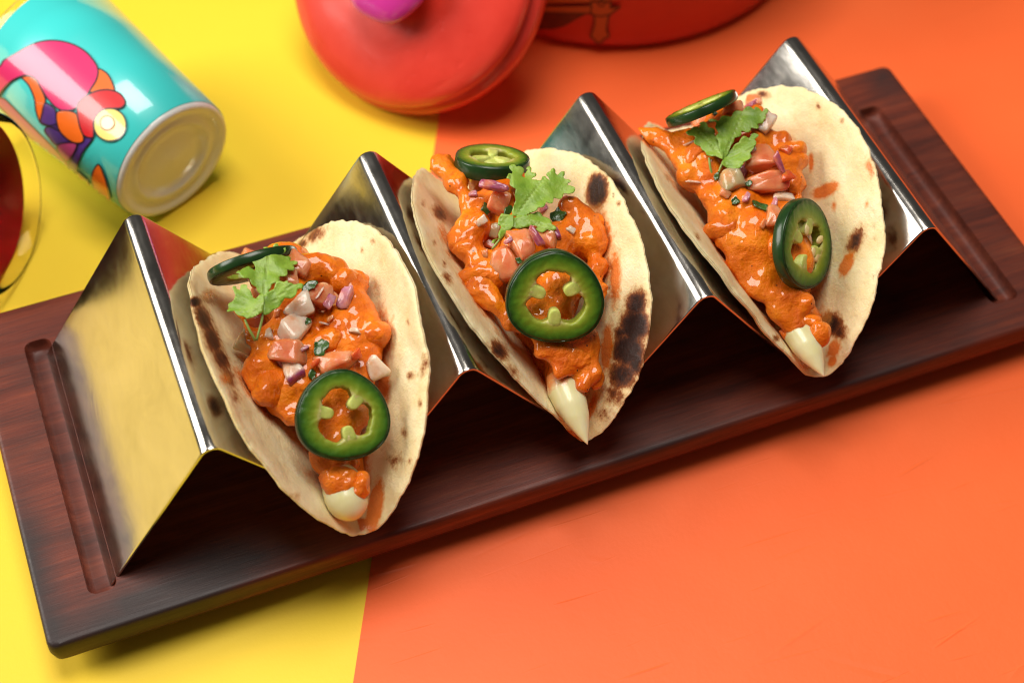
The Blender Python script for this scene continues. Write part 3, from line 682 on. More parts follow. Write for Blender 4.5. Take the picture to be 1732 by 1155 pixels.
# middle taco
die(1, 'tomato', 846, 342, 52, 'brownish pink tomato piece left of the leaf on the middle taco', rot=70, asp=(1, .8, .6))
die(1, 'purple', 838, 322, 56, 'purple onion strip just below the back pepper slice, middle taco', rot=-20, asp=(1, .3, .35), skin='all', lift=1.1)
die(1, 'herb', 821, 355, 34, 'wet dark green herb scrap left of the tomato, middle taco', rot=60, asp=(1, .7, .3), e=.7, lift=.9)
die(1, 'herb', 857, 357, 30, 'green herb scrap against the left side of the middle taco leaf', rot=50, asp=(1, .6, .3), e=.7, lift=.9)
die(1, 'dull', 838, 392, 30, 'small grey onion piece left of the leaf tip, middle taco', rot=80, asp=(1, .75, .6))
die(1, 'ripe', 829, 410, 46, 'red tomato piece under the leaf tip, middle taco', rot=-10, asp=(1, .6, .5))
die(1, 'tomato', 884, 415, 62, 'orange pink tomato piece directly below the leaf, middle taco', rot=-70, asp=(1, .7, .5))
die(1, 'purple', 901, 406, 46, 'thin purple onion strip between two tomato pieces, middle taco', rot=-60, asp=(1, .24, .35), skin='all', lift=1.3)
die(1, 'tomato', 925, 402, 48, 'wet pink tomato piece above the front pepper ring, middle taco', rot=-40, asp=(1, .7, .5))
die(1, 'purple', 942, 396, 26, 'small purple onion piece right of the lower leaflet, middle taco', rot=-65, asp=(1, .4, .4), skin='all', lift=.9)
die(1, 'herb', 948, 364, 46, 'broad dark green leaf scrap right of the leaf, middle taco', rot=70, asp=(1, .72, .14), e=.8, lift=2.2)
die(1, 'tomato', 853, 448, 72, 'large pale tomato slab left of the front pepper ring, middle taco', rot=-75, asp=(1, .75, .4))
die(1, 'purple', 921, 354, 22, 'tiny purple onion piece in the notch of the middle leaf', rot=20, asp=(1, .6, .5), skin='end')
# right taco
die(2, 'tomato', 1188, 205, 52, 'pink tomato piece left of the leaf below the back pepper slice, right taco', rot=25, asp=(1, .8, .6))
die(2, 'tomato', 1240, 186, 46, 'brownish tomato piece behind the leaf, right taco', rot=10, asp=(1, .6, .5))
die(2, 'tomato', 1278, 172, 40, 'pale tomato piece at the very back of the right taco', rot=-10, asp=(1, .7, .5))
die(2, 'ripe', 1252, 232, 44, 'red curved tomato strip between the leaflets of the right leaf', rot=25, asp=(1, .4, .5), lift=.6)
die(2, 'onion', 1293, 212, 52, 'glassy pale onion piece right of the leaf, right taco', rot=60, asp=(1, .65, .5), skin='end', lift=.6)
die(2, 'tomato', 1290, 272, 62, 'wet brownish pink tomato cube right of the leaf, right taco', rot=5, asp=(1, .85, .6), lift=.5)
die(2, 'purple', 1315, 277, 42, 'thin bright purple onion strip on the tomato cube, right taco', rot=-65, asp=(1, .3, .35), skin='all', lift=1.2)
die(2, 'tomato', 1300, 316, 84, 'large tomato wedge with a red edge above the front pepper slice, right taco', rot=5, asp=(1, .48, .5), skin='end', lift=.6)
die(2, 'dull', 1238, 310, 52, 'speckled greyish onion piece below the leaf stem, right taco', rot=20, asp=(1, .85, .6), lift=.5)
die(2, 'purple', 1257, 292, 34, 'small mauve onion piece right of the leaf stem, right taco', rot=50, asp=(1, .6, .5), skin='side')
die(2, 'onion', 1326, 336, 40, 'pale onion piece tucked above the front pepper slice, right taco', rot=-5, asp=(1, .55, .5))
die(2, 'tomato', 1308, 368, 44, 'brown pink tomato piece left of the front pepper slice, right taco', rot=75, asp=(1, .7, .5))
die(2, 'herb', 1243, 342, 20, 'tiny dark herb fleck below the greyish onion, right taco', rot=20, asp=(1, .8, .4), e=.8, lift=.8)
die(2, 'herb', 1284, 352, 44, 'dark green herb scrap under the tomato wedge, right taco', rot=-35, asp=(1, .5, .3), e=.8, lift=.8)
die(2, 'herb', 1266, 312, 18, 'small bright green herb fleck beside the greyish onion, right taco', rot=40, asp=(1, .7, .5), e=.8, lift=.9)

die(2, 'onion', 1166, 244, 26, 'tiny pale shred on the sauce left of the right leaf', rot=25, asp=(1, .14, .12), lift=1.6)
die(2, 'onion', 1173, 308, 28, 'tiny curved pale shred lower on the sauce of the right taco', rot=-5, asp=(1, .14, .12), lift=1.6)
die(2, 'purple', 1268, 178, 34, 'dark purple onion sliver at the back of the right taco', rot=30, asp=(1, .3, .3), skin='all', lift=1.2)

rb = random.Random(21)
WHERE = {'left': ['right of the leaf stem', 'on the red tomato below the leaf', 'on the white onion chunk', 'on the large pale tomato piece', 'at the left end of the salmon tomato strip', 'above the herb scrap',
                  'on the bare sauce at the right', 'by the fork of the leaf stem', 'left of the herb scrap', 'at the right end of the salmon tomato strip'],
         'middle': ['below the wet herb scrap', 'under the left edge of the leaf', 'below the leaf tail', 'under the lower leaflet', 'left of the pale tomato slab', 'on the sauce right of the leaf', 'just above the front pepper ring',
                    'on the sauce below the back pepper slice', 'beside the upper left edge of the leaf'],
         'right': ['at the end of the leaf stem', 'below the speckled onion', 'at the right end of the tomato wedge', 'on the sauce left of the dark herb fleck', 'by the right leaflet', 'under the back pepper slice', 'above the front pepper slice',
                   'right of the tomato cube', 'left of the front pepper slice']}
for i_, spots, where in ((0, [(470, 530), (455, 565), (520, 545), (475, 615), (535, 615), (560, 540), (600, 560), (430, 525), (515, 590), (600, 600)], 'left'),
                         (1, [(815, 375), (860, 375), (862, 408), (905, 385), (820, 430), (965, 390), (880, 440), (800, 330), (870, 335)], 'middle'),
                         (2, [(1215, 300), (1262, 335), (1330, 300), (1225, 330), (1270, 255), (1210, 195), (1310, 345), (1330, 255), (1290, 380)], 'right')):
    for q_, (px, py) in enumerate(spots):
        kd = ('tomato', 'onion', 'herb', 'purple', 'ripe')[(q_+i_) % 5]
        die(i_, kd, px, py, rb.uniform(15, 25), 'tiny %s crumb %s, %s taco' % ({'tomato': 'pink tomato', 'onion': 'pale onion', 'herb': 'green herb', 'purple': 'purple onion', 'ripe': 'red tomato'}[kd], WHERE[where][q_], where), asp=(1, rb.uniform(.4, .8), .5), lift=.7)

# ------------------------------------------------------------------ jalapeno slices
def jalapeno(i, C, n, rad, label, h=.30, hint=None, spin=0., lobes=(50, 170, 285), lobe_len=.36, hole=.60, seeds=0, egg=.05, filled=False):
    x, y, a = frame(n, CU if hint is None else hint); sp = R_(spin)
    x, y = x*math.cos(sp)+y*math.sin(sp), -x*math.sin(sp)+y*math.cos(sp)
    NT = 220; th = np.linspace(0, 2*np.pi, NT, endpoint=False); sd = int(C[0]*31+C[1]*7)
    Rf = rad*(1+egg*np.cos(3*(th-R_(90)))*.6+egg*.5*np.cos(2*th+.6)+np.array([.012*nz((math.cos(t), math.sin(t), 0), 2.2, sd) for t in th]))
    inn = hole*(1+np.array([.11*nz((math.cos(t), math.sin(t), 1), 2.0, sd)+.035*nz((math.cos(t), math.sin(t), 1), 8, sd) for t in th]))
    dip = np.zeros(NT)
    for L in lobes:
        dt = (th-R_(L)+np.pi) % (2*np.pi)-np.pi; dip = np.maximum(dip, np.exp(-np.abs(dt/.36)**2.6))
    inn = inn-dip*(.20 if not filled else .12)
    def ring(fr, z, wob=0.):
        q = fr*Rf; P = C+q[:, None]*(np.cos(th)[:, None]*x+np.sin(th)[:, None]*y)+np.asarray(z).reshape(-1, 1)*a
        return P
    root = thing('jalapeno_slice', label, 'jalapeno slice', C-a*h/2, 'jalapeno slices on the tacos')
    # skin: a closed thin band
    pr = [(.955, .47), (.985, .47), (1.0, .38), (1.012, .0), (1.0, -.38), (.985, -.47), (.955, -.47)]
    V = np.vstack([ring(np.full(NT, f), z*h) for f, z in pr]); F = grid_faces(len(pr), NT)
    F += [((len(pr)-1)*NT+j, (len(pr)-1)*NT+(j+1) % NT, (j+1) % NT, j) for j in range(NT)]
    mk('skin', V, F, MAT['pepper_skin'], root)
    # flesh ring
    V, att = [], []
    for s in np.linspace(0, 1, 9):
        fr = .962*(1-s)+inn*s; z = h*(.485+.03*math.sin(s*3.1))-h*.10*(s > .97)
        V.append(ring(fr, np.full(NT, z)+np.array([.016*nz((math.cos(t)*(1-s)*3, math.sin(t)*3, s*2), 2.5, sd) for t in th]))); att += list(np.clip(s+.42*dip*s**1.5-.12*s*(1-dip), 0, 1))
    for s in (.25, -.1, -.40): V.append(ring(inn*(1.02+.01*s), np.full(NT, s*h))); att += [.8]*NT
    for s in np.linspace(1, 0, 5): V.append(ring(.962*(1-s)+inn*s, np.full(NT, -.485*h))); att += [s]*NT
    V = np.vstack(V); m = len(V)//NT; F = grid_faces(m, NT, flip=True)+[((m-1)*NT+j, j, (j+1) % NT, (m-1)*NT+(j+1) % NT) for j in range(NT)]
    mk('flesh', V, F, MAT['pepper_flesh'], root, attrs={'inner': att})
    EXTRA[i].append(BVHTree.FromPolygons(V.tolist(), F))
    # membrane lobes
    for L in lobes:
        t = R_(L); dr = np.array([math.cos(t), math.sin(t)]); pp = np.array([-dr[1], dr[0]])
        r1 = rad*.58; r0 = hole*rad-(lobe_len*rad); Vm = []; nn = 22
        out = []
        wv = .125*rad
        for k in range(nn):
            g = 2*math.pi*k/nn; ex = math.cos(g); ey = math.sin(g)
            l = (r1+r0)/2+math.copysign(abs(ex)**.75, ex)*(r1-r0)/2*1.1
            wd = wv*(1.0 if l < (r0+r1)/2 else 1.0+.45*max(0, ex))*math.copysign(abs(ey)**.8, ey)
            out.append(dr*l+pp*wd)
        out = np.array(out); cc = out.mean(0)
        for sc_, z in ((.0, .512), (.55, .512), (.85, .505), (1., .47), (1.03, 0), (1., -.38), (.8, -.47), (0., -.47)):
            q2 = cc+(out-cc)*max(sc_, .01); Vm += [C+b[0]*x+b[1]*y+(z*h+.012*nz((b[0], b[1], z), 6, sd))*a for b in q2]
        rl = np.array([math.hypot((v-C) @ x, (v-C) @ y) for v in Vm])/rad; mk('membrane', Vm, grid_faces(8, nn, flip=True), MAT['pepper_membrane'], root, attrs={'root': np.clip((rl-.40)/.3, 0, .45)})
    if filled:
        V, F = superq(rad*.34, rad*.34, h*.40, .8, 24, 9, .14, 2.4, sd)
        W = C+V[:, :1]*x+V[:, 1:2]*y+V[:, 2:]*a; mk('core', W, F, MAT['pepper_membrane'], root)
    rr = random.Random(sd)
    for s in range(seeds):
        g = rr.uniform(0, 6.28); d = rr.uniform(.28, .55)*rad; V, F = superq(.15, .09, .035, .9, 12, 6, .05)
        ct, st = math.cos(g*3), math.sin(g*3); c = C+d*(math.cos(g)*x+math.sin(g)*y)+a*h*.42
        W = c+(V[:, :1]*ct-V[:, 1:2]*st)*x+(V[:, :1]*st+V[:, 1:2]*ct)*y+V[:, 2:]*a; mk('seed', W, F, MAT['pepper_seed'], root)
    return root
def rest(i, px, py, lift):
    P, n = cast(i, px, py); return P-pray(px, py)*lift
def facing(px, py, v, r, u):    # a direction given by how it is seen from the front: towards the viewer, to the right, upwards
    w = -pray(px, py); rr = unit(CR-(CR @ w)*w); uu = np.cross(w, rr); return unit(v*w+r*rr+u*uu)
jalapeno(0, rest(0, 579, 704, .40), facing(579, 704, .95, .22, .05), .985, 'thick jalapeno ring at the front of the left taco', lobes=(45, 165, 282), hole=.60, egg=.055, spin=4)
jalapeno(1, rest(1, 938, 503, .46), facing(938, 503, .95, .12, -.22), 1.06, 'jalapeno ring with an open three lobed hole at the front of the middle taco', lobes=(30, 160, 270), hole=.60, egg=.06, h=.36)
pj, _ = cast(2, 1400, 420); jalapeno(2, CP+pray(1357, 414)*(np.linalg.norm(pj-CP)-1.06), facing(1357, 414, .52, .83, .02), 1.06, 'jalapeno slice leaning by the right wall of the right taco, seeds inside', lobes=(70, 150, 250, 330), hole=.60, seeds=4, h=.30, spin=8, egg=.03)
jalapeno(1, rest(1, 832, 276, .25), facing(832, 272, .33, .06, .93), .87, 'jalapeno slice lying flat at the back of the middle taco', lobes=(80, 200, 320), lobe_len=.5, hole=.60, filled=True, h=.38, egg=.03)
jalapeno(2, at(1187, 184, 4.1), facing(1187, 184, .09, -.38, .90), .90, 'jalapeno slice seen edge on at the back left of the right taco', lobes=(80, 200, 320), lobe_len=.5, hole=.60, filled=True, h=.23, egg=.03)
jalapeno(0, at(428, 450, 3.45), facing(428, 452, .19, .28, -.93), 1.04, 'jalapeno slice tucked behind the leaf at the back of the left taco', lobes=(80, 200, 320), lobe_len=.45, hole=.60, filled=True, h=.24, egg=.03)
f_, r_, u_ = CD, CR, CU

# ------------------------------------------------------------------ coriander sprigs
LEAF = [dict(o=(370, 400), k=6.416, base=(475, 800), lobes=[
    [(470, 640), (400, 560), (350, 500), (280, 460), (200, 430), (190, 405), (245, 385), (225, 345), (300, 345), (330, 320), (380, 335), (400, 290), (385, 240), (430, 190), (490, 170), (540, 150), (500, 120), (495, 95), (560, 115), (590, 75), (640, 65), (670, 90), (720, 95), (715, 160), (740, 190), (790, 200), (850, 260), (830, 310), (780, 360), (720, 410), (660, 470), (600, 520), (540, 590), (490, 760), (465, 760)],
    [(470, 840), (430, 860), (370, 890), (310, 910), (280, 890), (200, 850), (160, 820), (100, 810), (120, 780), (85, 755), (100, 730), (150, 715), (170, 690), (160, 640), (175, 590), (165, 545), (190, 530), (230, 570), (250, 530), (310, 530), (340, 600), (370, 670), (400, 690), (440, 650), (480, 640), (490, 720)],
    [(480, 850), (470, 740), (480, 660), (560, 600), (640, 520), (700, 500), (730, 510), (740, 555), (800, 525), (830, 560), (890, 580), (900, 605), (850, 640), (780, 680), (720, 690), (680, 720), (650, 770), (600, 800), (540, 850), (500, 865)]],
    stems=[[(478, 830), (470, 900), (455, 960), (420, 1080)], [(285, 900), (330, 1000), (400, 1085)]], cast=(455, 490), up=.30),
  dict(o=(820, 260), k=7.217, base=(360, 800), lobes=[
    [(400, 760), (340, 740), (330, 700), (370, 590), (370, 500), (340, 430), (310, 380), (260, 320), (300, 290), (290, 240), (330, 210), (320, 150), (370, 110), (420, 120), (460, 160), (480, 240), (500, 270), (520, 210), (500, 150), (550, 140), (590, 180), (620, 210), (600, 290), (640, 330), (680, 290), (740, 270), (780, 290), (775, 190), (840, 170), (870, 205), (965, 205), (970, 250), (1005, 265), (985, 300), (1060, 310), (1050, 345), (1010, 360), (1060, 385), (1130, 390), (1120, 425), (1050, 450), (980, 490), (900, 530), (830, 580), (780, 620), (720, 650), (640, 700), (560, 730), (480, 770), (380, 860), (330, 860)],
    [(320, 900), (340, 800), (420, 760), (520, 760), (600, 720), (650, 710), (720, 740), (740, 770), (790, 820), (850, 870), (860, 920), (800, 930), (790, 960), (710, 960), (640, 930), (560, 890), (480, 910), (400, 920)],
    [(350, 760), (200, 740), (165, 800), (160, 870), (200, 880), (180, 960), (150, 1050), (90, 1120), (130, 1110), (200, 1030), (270, 960), (350, 900)]],
    stems=[[(330, 860), (260, 950), (180, 1040), (100, 1118)]], cast=(885, 345), up=.35),
  dict(o=(1120, 130), k=5.25, base=(545, 740), lobes=[
    [(540, 750), (500, 640), (480, 540), (490, 480), (470, 430), (420, 400), (500, 380), (560, 350), (640, 310), (700, 270), (770, 260), (830, 245), (850, 270), (930, 270), (945, 310), (910, 330), (930, 360), (870, 390), (860, 430), (800, 460), (720, 490), (660, 540), (610, 620), (580, 700)],
    [(535, 745), (470, 715), (430, 720), (390, 700), (380, 660), (330, 620), (290, 570), (270, 520), (220, 490), (240, 455), (290, 455), (330, 460), (320, 410), (380, 410), (430, 430), (460, 480), (490, 530), (515, 620), (545, 680)],
    [(520, 790), (550, 730), (600, 660), (660, 600), (720, 560), (800, 540), (845, 550), (835, 600), (800, 640), (790, 720), (740, 770), (690, 820), (640, 840), (580, 820)]],
    stems=[[(550, 730), (520, 800), (490, 865)], [(418, 720), (425, 790), (450, 850)]], cast=(1232, 235), up=.30)]
LL = ['pale green coriander leaf with a forked stem lying on the left taco', 'frilly coriander leaf with a pointed tail lying on the middle taco', 'three lobed coriander leaf lying on the right taco']
for i, D in enumerate(LEAF):
    ox, oy = D['o']; k = D['k']; P0, _ = cast(i, *D['cast']); n = facing(*D['cast'], .88, .08, .40)
    gaps = []
    for lobe in D['lobes']:
        for q0 in lobe:
            qx, qy = ox+q0[0]/k, oy+q0[1]/k; h_, _n = cast(i, qx, qy); gaps.append(np.linalg.norm(at_plane(qx, qy, P0, n)-CP)-np.linalg.norm(h_-CP))
    P0 = P0-pray(*D['cast'])*min(.9, max(.12, float(np.quantile(gaps, .97 if i == 0 else .88))+.08)); root = thing('coriander_sprig', LL[i], 'coriander leaf', P0, 'coriander leaves on the tacos')
    px0 = lambda p: (ox+p[0]/k, oy+p[1]/k)
    xb, yb, _ = frame(n, CU)
    bp = at_plane(*px0(D['base']), P0, n); b2 = np.array([(bp-P0) @ xb, (bp-P0) @ yb])
    for l, lobe in enumerate(D['lobes']):
        W = np.array([at_plane(*px0(p), P0, n) for p in lobe]); w2 = np.stack([(W-P0) @ xb, (W-P0) @ yb], 1)
        w2 = densify(w2, .035); sl = np.cumsum(np.r_[0, np.linalg.norm(np.diff(w2, axis=0), axis=1)]); tn = np.roll(w2, -1, 0)-np.roll(w2, 1, 0)
        nr_ = np.stack([tn[:, 1], -tn[:, 0]], 1)/np.linalg.norm(tn, axis=1)[:, None]; sgn = 1 if (np.cross(np.c_[w2, 0*sl], np.c_[np.roll(w2, -1, 0), 0*sl])[:, 2].sum() > 0) else -1
        rb_ = np.linalg.norm(w2-b2, axis=1); w2 = w2+sgn*nr_*(.055*(np.abs(np.sin(sl*math.pi/.27+1.3*np.sin(sl*2.1)))*2-1.2)*np.clip(rb_-.35, 0, .5)*2)[:, None]; V2, F = cdt(w2, .055)
        c2 = w2.mean(0); ax = unit(c2-b2); d = V2-b2; al = d @ ax; ac = d @ np.array([-ax[1], ax[0]]); L = al.max()
        z = .05*np.abs(ac)*(1 if l != 1 else -.6)+.06*np.sin(al*3.4+l*2)+.20*np.clip(al/L, 0, 1)**2*(-.6 if l == 0 else .25)+.05*l
        ang = np.arctan2(ac, al+.05); rv = np.hypot(al, ac)
        vein = np.clip(1-np.abs(np.sin(ang*5.))*np.maximum(rv, .25)*7, 0, 1)*np.clip(rv*3, 0, 1)
        z = z+.03*np.cos(ang*10)*np.clip(rv/L, 0, 1)+np.array([.10*nz((p[0], p[1], l), 1.9, i)+.03*nz((p[0], p[1], l), 4.5, i) for p in V2])
        V3 = P0+V2[:, :1]*xb+V2[:, 1:2]*yb+z[:, None]*n
        N = len(V3); V = np.vstack([V3, V3-n*.016]); cnt = {}
        F2 = list(F)+[tuple(j+N for j in f[::-1]) for f in F]
        for f in F:
            for e0_, e1_ in zip(f, f[1:]+f[:1]): cnt[(e0_, e1_)] = 1
        F2 += [(b_, a_, a_+N, b_+N) for (a_, b_) in cnt if (b_, a_) not in cnt]
        mk('leaflet', V, F2, MAT['coriander_leaf'], root, attrs={'vein': np.concatenate([vein, vein]), 'edge': np.zeros(2*N)})
    for st in D['stems']:
        W = np.array([at_plane(*px0(p), P0-n*.02, n) for p in chaikin(st, 2, False)]); s = np.linspace(0, 1, len(W)); W = W-n*(.22*s**2)[:, None]
        V, F = tube(W, .028, 8); mk('stem', V, F, MAT['coriander_stem'], root)

# ------------------------------------------------------------------ turquoise shot glass lying on its side
GB = np.array([-6.806, 7.685, TZ+1.784*math.cos(math.asin((2.155-1.784)/4.895))]); GA = unit([-.41748599, .90552542, .07569118]); GRb, GRt, GL = 1.784, 2.155, 4.895
KG = (GRt-GRb)/GL; GL = 5.45; GRt = GRb+KG*GL
glass = thing('shot_glass', 'turquoise shot glass with a bright bird print lying on its side', 'shot glass', (GB[0], GB[1], TZ), 'shot glasses lying on the table')
rr_ = lambda h: GRb+(GRt-GRb)*h/GL
prof = [(.01, .10), (.35, .13), (.75, .16), (1.02, .18), (1.10, .10), (1.18, .05), (1.28, .10), (1.42, .12), (1.56, .03), (1.66, .0), (1.74, .03), (rr_(.14)-.02, .14), (rr_(.5)-.03, .5), (rr_(.72)-.10, .72), (1.3, .80), (.6, .84), (.01, .86)]
V, F = lathe(prof, GB, GA, 112); mk('glass_base', V, F[::1], MAT['frosted_glass'], glass)
prof = [(rr_(.12)-.012, .12), (rr_(.13), .13), (rr_(2), 2), (rr_(3.4), 3.4), (rr_(GL-.25), GL-.25), (rr_(GL-.24)-.03, GL-.24), (rr_(3)-.03, 3), (rr_(.9)-.03, .9)]
V, F = lathe(prof, GB, GA, 128); mk('printed_sleeve', V, F, MAT['turquoise_print'], glass)
prof = [(rr_(.95)-.035, .95), (rr_(3)-.035, 3), (rr_(GL-.28)-.035, GL-.28), (rr_(GL)-.03, GL-.06), (rr_(GL)-.06, GL), (rr_(GL)-.12, GL-.03), (rr_(GL)-.16, GL-.2), (rr_(3)-.17, 3), (rr_(.95)-.22, 1.05), (1.2, .95), (.01, .93)]
V, F = lathe(prof, GB, GA, 112); mk('glass_wall', V, F, MAT['clear_glass'], glass)
def on_cone(px, py, off, B, a, rb, k):
    d = pray(px, py); w = CP-B; da, wa = d @ a, w @ a; dp, wp = d-da*a, w-wa*a
    r0, k1 = rb+off+k*wa, k*da
    A_ = dp @ dp-k1*k1; B_ = 2*(dp @ wp-r0*k1); C_ = wp @ wp-r0*r0; D_ = B_*B_-4*A_*C_
    if D_ < 0: return None
    return CP+d*((-B_-math.sqrt(D_))/(2*A_))
def decal(name, poly, mat, off, root, fn, sm=2, step=9., width=None, closed=True, th=.006):
    P = catmull(poly, closed)
    if width is None:
        V2, F = cdt(densify(P, step), step)
    else:
        P = densify(P, step, closed); n = len(P); L, Rg = [], []
        for j in range(n):
            a, b = P[(j-1) % n if closed else max(j-1, 0)], P[(j+1) % n if closed else min(j+1, n-1)]; t = unit(b-a+1e-9); nn = np.array([-t[1], t[0]])*width/2
            L.append(P[j]+nn); Rg.append(P[j]-nn)
        V2 = np.array(L+Rg); F = [(j, (j+1) % n, n+(j+1) % n, n+j) for j in range(n if closed else n-1)]
    W = [fn(p, off) for p in V2]; ok = [w_ is not None for w_ in W]
    W0 = [w_ if w_ is not None else np.zeros(3) for w_ in W]; F = [f for f in F if all(ok[j] for j in f)]
    used = sorted({j for f in F for j in f}); mp = {j: q_ for q_, j in enumerate(used)}
    if not used: return
    Fm = [tuple(mp[j] for j in f) for f in F]; W = np.array([W0[j] for j in used])
    # face the viewer side
    c = np.cross(W[Fm[0][1]]-W[Fm[0][0]], W[Fm[0][2]]-W[Fm[0][0]])
    if c @ (CP-W[Fm[0][0]]) < 0: Fm = [f[::-1] for f in Fm]
    return mk(name, W, Fm, MAT[mat], root)
gfn = lambda p, off: on_cone(p[0]/3.123, p[1]/3.123, off, GB, GA, GRb, KG)
SH = [('mauve', [(-60, 470), (0, 515), (30, 530), (120, 620), (220, 720), (290, 790), (360, 870), (360, 925), (270, 855), (150, 725), (0, 570), (-60, 520)]),
      ('orange', [(110, 405), (150, 400), (190, 420), (215, 465), (240, 530), (225, 580), (215, 650), (190, 590), (180, 520), (150, 450)]),
      ('violet', [(240, 545), (290, 580), (300, 640), (320, 700), (260, 670), (215, 650), (225, 590)]),
      ('violet', [(235, 690), (260, 670), (320, 700), (370, 745), (420, 755), (380, 765), (300, 770), (260, 730)]),
      ('mauve', [(300, 770), (405, 762), (352, 855)]),
      ('violet', [(430, 735), (490, 730), (440, 800), (410, 870), (390, 935), (355, 915), (365, 860), (400, 800)]),
      ('orange', [(515, 365), (560, 385), (590, 430), (603, 485), (540, 482), (490, 495), (475, 470), (500, 410)]),
      ('magenta', [(-80, 560), (-70, 420), (0, 350), (20, 320), (80, 285), (140, 250), (210, 222), (290, 215), (370, 230), (440, 265), (490, 315), (517, 365), (510, 420), (480, 470), (440, 530), (400, 572), (350, 587), (300, 572), (250, 520), (215, 465), (190, 420), (150, 400), (110, 405), (60, 430), (20, 468), (-20, 520)]),
      ('orange', [(298, 600), (340, 585), (400, 600), (418, 650), (442, 740), (400, 757), (350, 732), (308, 680)]),
      ('red', [(408, 560), (440, 520), (500, 485), (570, 475), (632, 495), (662, 540), (640, 570), (590, 575), (540, 590), (500, 630), (495, 690), (490, 727), (450, 722), (428, 690), (410, 620)]),
      ('yellow', [(580+86*math.cos(t), 660+86*math.sin(t)) for t in np.linspace(0, 6.283, 20, endpoint=False)]),
      ('orange', [(405, 915), (450, 950), (510, 1020), (560, 1085), (500, 1055), (440, 1005)]),
      ('orange', [(520, 870), (550, 930), (570, 1000), (588, 1095), (545, 1085), (500, 1010), (485, 960), (490, 910)])]
for q_, (c, poly) in enumerate(SH):
    o = decal('printed_shape', poly, c+'_print', .008+.0035*q_, glass, gfn, 2, 11.)
    if o: o['label'] = c+' patch of the printed bird'
    decal('printed_outline', poly, 'print_outline', .0095+.0035*q_, glass, gfn, 2, 11., width=8)
o = decal('printed_shape', [(566+37*math.cos(t), 650+37*math.sin(t)) for t in np.linspace(0, 6.283, 16, endpoint=False)], 'pale_yellow_print', .056, glass, gfn, 1, 11.)
o['label'] = 'pale disc of the printed eye'
decal('printed_outline', [(566+37*math.cos(t), 650+37*math.sin(t)) for t in np.linspace(0, 6.283, 16, endpoint=False)], 'gilt_band', .058, glass, gfn, 1, 11., width=6)
decal('printed_outline', [(215, 650), (262, 665), (300, 655)], 'print_outline', .06, glass, gfn, 1, 11., width=7, closed=False)

# ------------------------------------------------------------------ red shot glass, mouth towards us
RB = np.array([-15.55187, 10.09419, .26324]); RA = unit([.82035478, -.54944451, .15852057]); Rb, Rt, RL = 1.533, 2.326, 5.002
red = thing('shot_glass', 'dark red shot glass with a clear rim lying at the left edge', 'shot glass', (RB[0], RB[1], TZ), 'shot glasses lying on the table')
r2 = lambda h: Rb+(Rt-Rb)*h/RL
prof = [(.01, .0), (1.2, .0), (Rb-.1, .02), (r2(.2), .2), (r2(2.5), 2.5), (r2(RL-.1), RL-.1), (r2(RL)-.02, RL-.02), (r2(RL)-.07, RL), (r2(RL)-.12, RL-.04), (r2(RL-.5)-.16, RL-.5), (r2(2.5)-.17, 2.5), (r2(.8)-.2, .8), (.9, .7), (.01, .68)]
V, F = lathe(prof, RB, RA, 112); mk('glass_wall', V, F, MAT['amber_glass'], red)
prof = [(.01, -.02), (Rb-.05, -.02), (r2(.15)+.02, .15), (r2(2.)+.02, 2.), (r2(RL-.5)+.02, RL-.5), (r2(RL-.5)+.005, RL-.49), (r2(2.)+.006, 2.)]
V, F = lathe(prof, RB, RA, 112); mk('printed_sleeve', V, F, MAT['dark_red_print'], red)

# ------------------------------------------------------------------ red pot and its lid
PC = np.array([8.608, 14.907, TZ]); PR = 6.176
pot = thing('cooking_pot', 'big red round pot with dark drawings on its side', 'pot', PC)
prof = [(.01, 0.), (PR-.9, .0), (PR-.55, .02), (PR-.22, .10), (PR-.05, .30), (PR+.02, .7), (PR+.12, 2.0), (PR+.2, 4.2), (PR+.22, 5.6), (PR+.12, 5.75), (PR-.1, 5.7), (PR-.2, 5.5), (PR-.4, 1.0), (PR-1.2, .5), (.01, .45)]
V, F = lathe(prof, PC, (0, 0, 1), 160); mk('pot_body', V, F, MAT['dark_red_lacquer'], pot)
pfn = lambda p, off: on_cone(880+p[0]/3.936, p[1]/3.936, off+.03, PC, np.array([0, 0, 1.]), PR, .07)
o = decal('printed_band', [(-60, 45), (100, 42), (300, 44), (470, 40), (470, 92), (300, 90), (100, 82), (-60, 80)], 'gilt_band', .02, pot, pfn, 1, 12.)
decal('printed_outline', [(-60, 45), (100, 42), (300, 44), (470, 40)], 'black_ink', .03, pot, pfn, 1, 12., width=9, closed=False)
decal('printed_outline', [(-60, 82), (100, 84), (300, 92), (470, 94)], 'black_ink', .03, pot, pfn, 1, 12., width=9, closed=False)
decal('printed_shape', [(-60, 88), (100, 88), (300, 94), (420, 98), (360, 130), (290, 170), (200, 190), (110, 190), (-60, 170)], 'brown_ink', .024, pot, pfn, 1, 12.)
decal('printed_outline', [(110, 192), (200, 192), (290, 172), (360, 132), (430, 98)], 'black_ink', .03, pot, pfn, 1, 12., width=8, closed=False)
for cx_, cy_ in ((170, 120), (220, 145), (260, 118), (310, 130)):
    decal('printed_outline', [(cx_+22*math.cos(t), cy_+14*math.sin(t)) for t in np.linspace(0, 6.283, 10, endpoint=False)], 'black_ink', .032, pot, pfn, 1, 8., width=5)
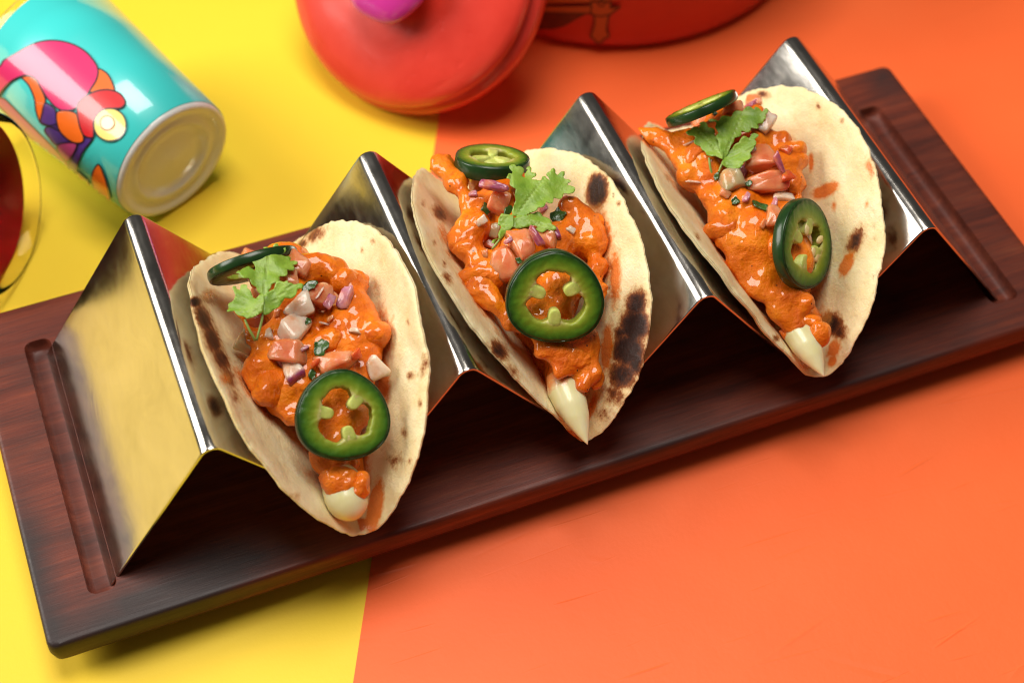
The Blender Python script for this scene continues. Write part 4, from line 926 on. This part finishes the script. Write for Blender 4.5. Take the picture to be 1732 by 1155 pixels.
orn = [(470, 20), (475, 50), (468, 85), (490, 110), (495, 160), (480, 210), (470, 245), (490, 265), (510, 288), (540, 285), (560, 262), (592, 245), (575, 205), (580, 160), (590, 110), (610, 90), (640, 70), (662, 48), (600, 55), (600, 20)]
decal('printed_shape', orn, 'gilt_band', .026, pot, pfn, 1, 10.); decal('printed_outline', orn, 'black_ink', .034, pot, pfn, 1, 10., width=11)
decal('printed_outline', [(470, 100), (540, 112), (610, 96)], 'black_ink', .036, pot, pfn, 1, 10., width=9, closed=False)
decal('printed_outline', [(535, 5), (515, 25), (540, 45), (565, 25)], 'black_ink', .036, pot, pfn, 1, 8., width=8)
decal('printed_band', [(-60, -40), (700, -40), (560, 12), (300, 22), (-60, 26)], 'gilt_band', .02, pot, pfn, 1, 14.)

LC = np.array([.694, 10.77, 2.27]); laz, lel = 3.728, .724; LA = unit([math.cos(laz)*math.cos(lel), math.sin(laz)*math.cos(lel), math.sin(lel)])
lid = thing('pot_lid', 'shiny red pot lid with a pink knob leaning against the red pot', 'lid', (LC[0], LC[1], TZ))
prof = [(.01, .42), (.8, .42), (1.6, .38), (2.5, .28), (3.2, .15), (3.6, .05), (3.78, -.06), (3.84, -.16), (3.80, -.30), (3.66, -.40), (3.66, -.46), (3.80, -.52), (3.94, -.55), (3.99, -.62), (3.99, -.92), (3.90, -1.0), (3.4, -.96), (3.0, -.5), (.01, -.2)]
prof = [(.972*a_, b_) for a_, b_ in prof]; V, F = lathe(prof, LC, LA, 160); mk('lid_disc', V, F, MAT['red_lacquer'], lid)
KX, KY, _ = frame(LA); V = []; nk = 72
kp = [(.52, .38), (.50, .52), (.46, .62), (.62, .74), (.88, .88), (.98, 1.02), (.94, 1.18), (.74, 1.34), (.42, 1.44), (.01, 1.46)]
kp = [(max(a_, .01), b_) for a_, b_ in catmull(kp, False, 4)]
for r, h in kp:
    for j in range(nk):
        t = 2*math.pi*j/nk; g = 1+.02*math.cos(6*t)*np.clip((h-.6)*3, 0, 1)
        V.append(LC-CU*.30+LA*h+1.28*r*g*(math.cos(t)*KX+math.sin(t)*KY))
mk('knob', V, grid_faces(len(kp), nk), MAT['pink_enamel'], lid)
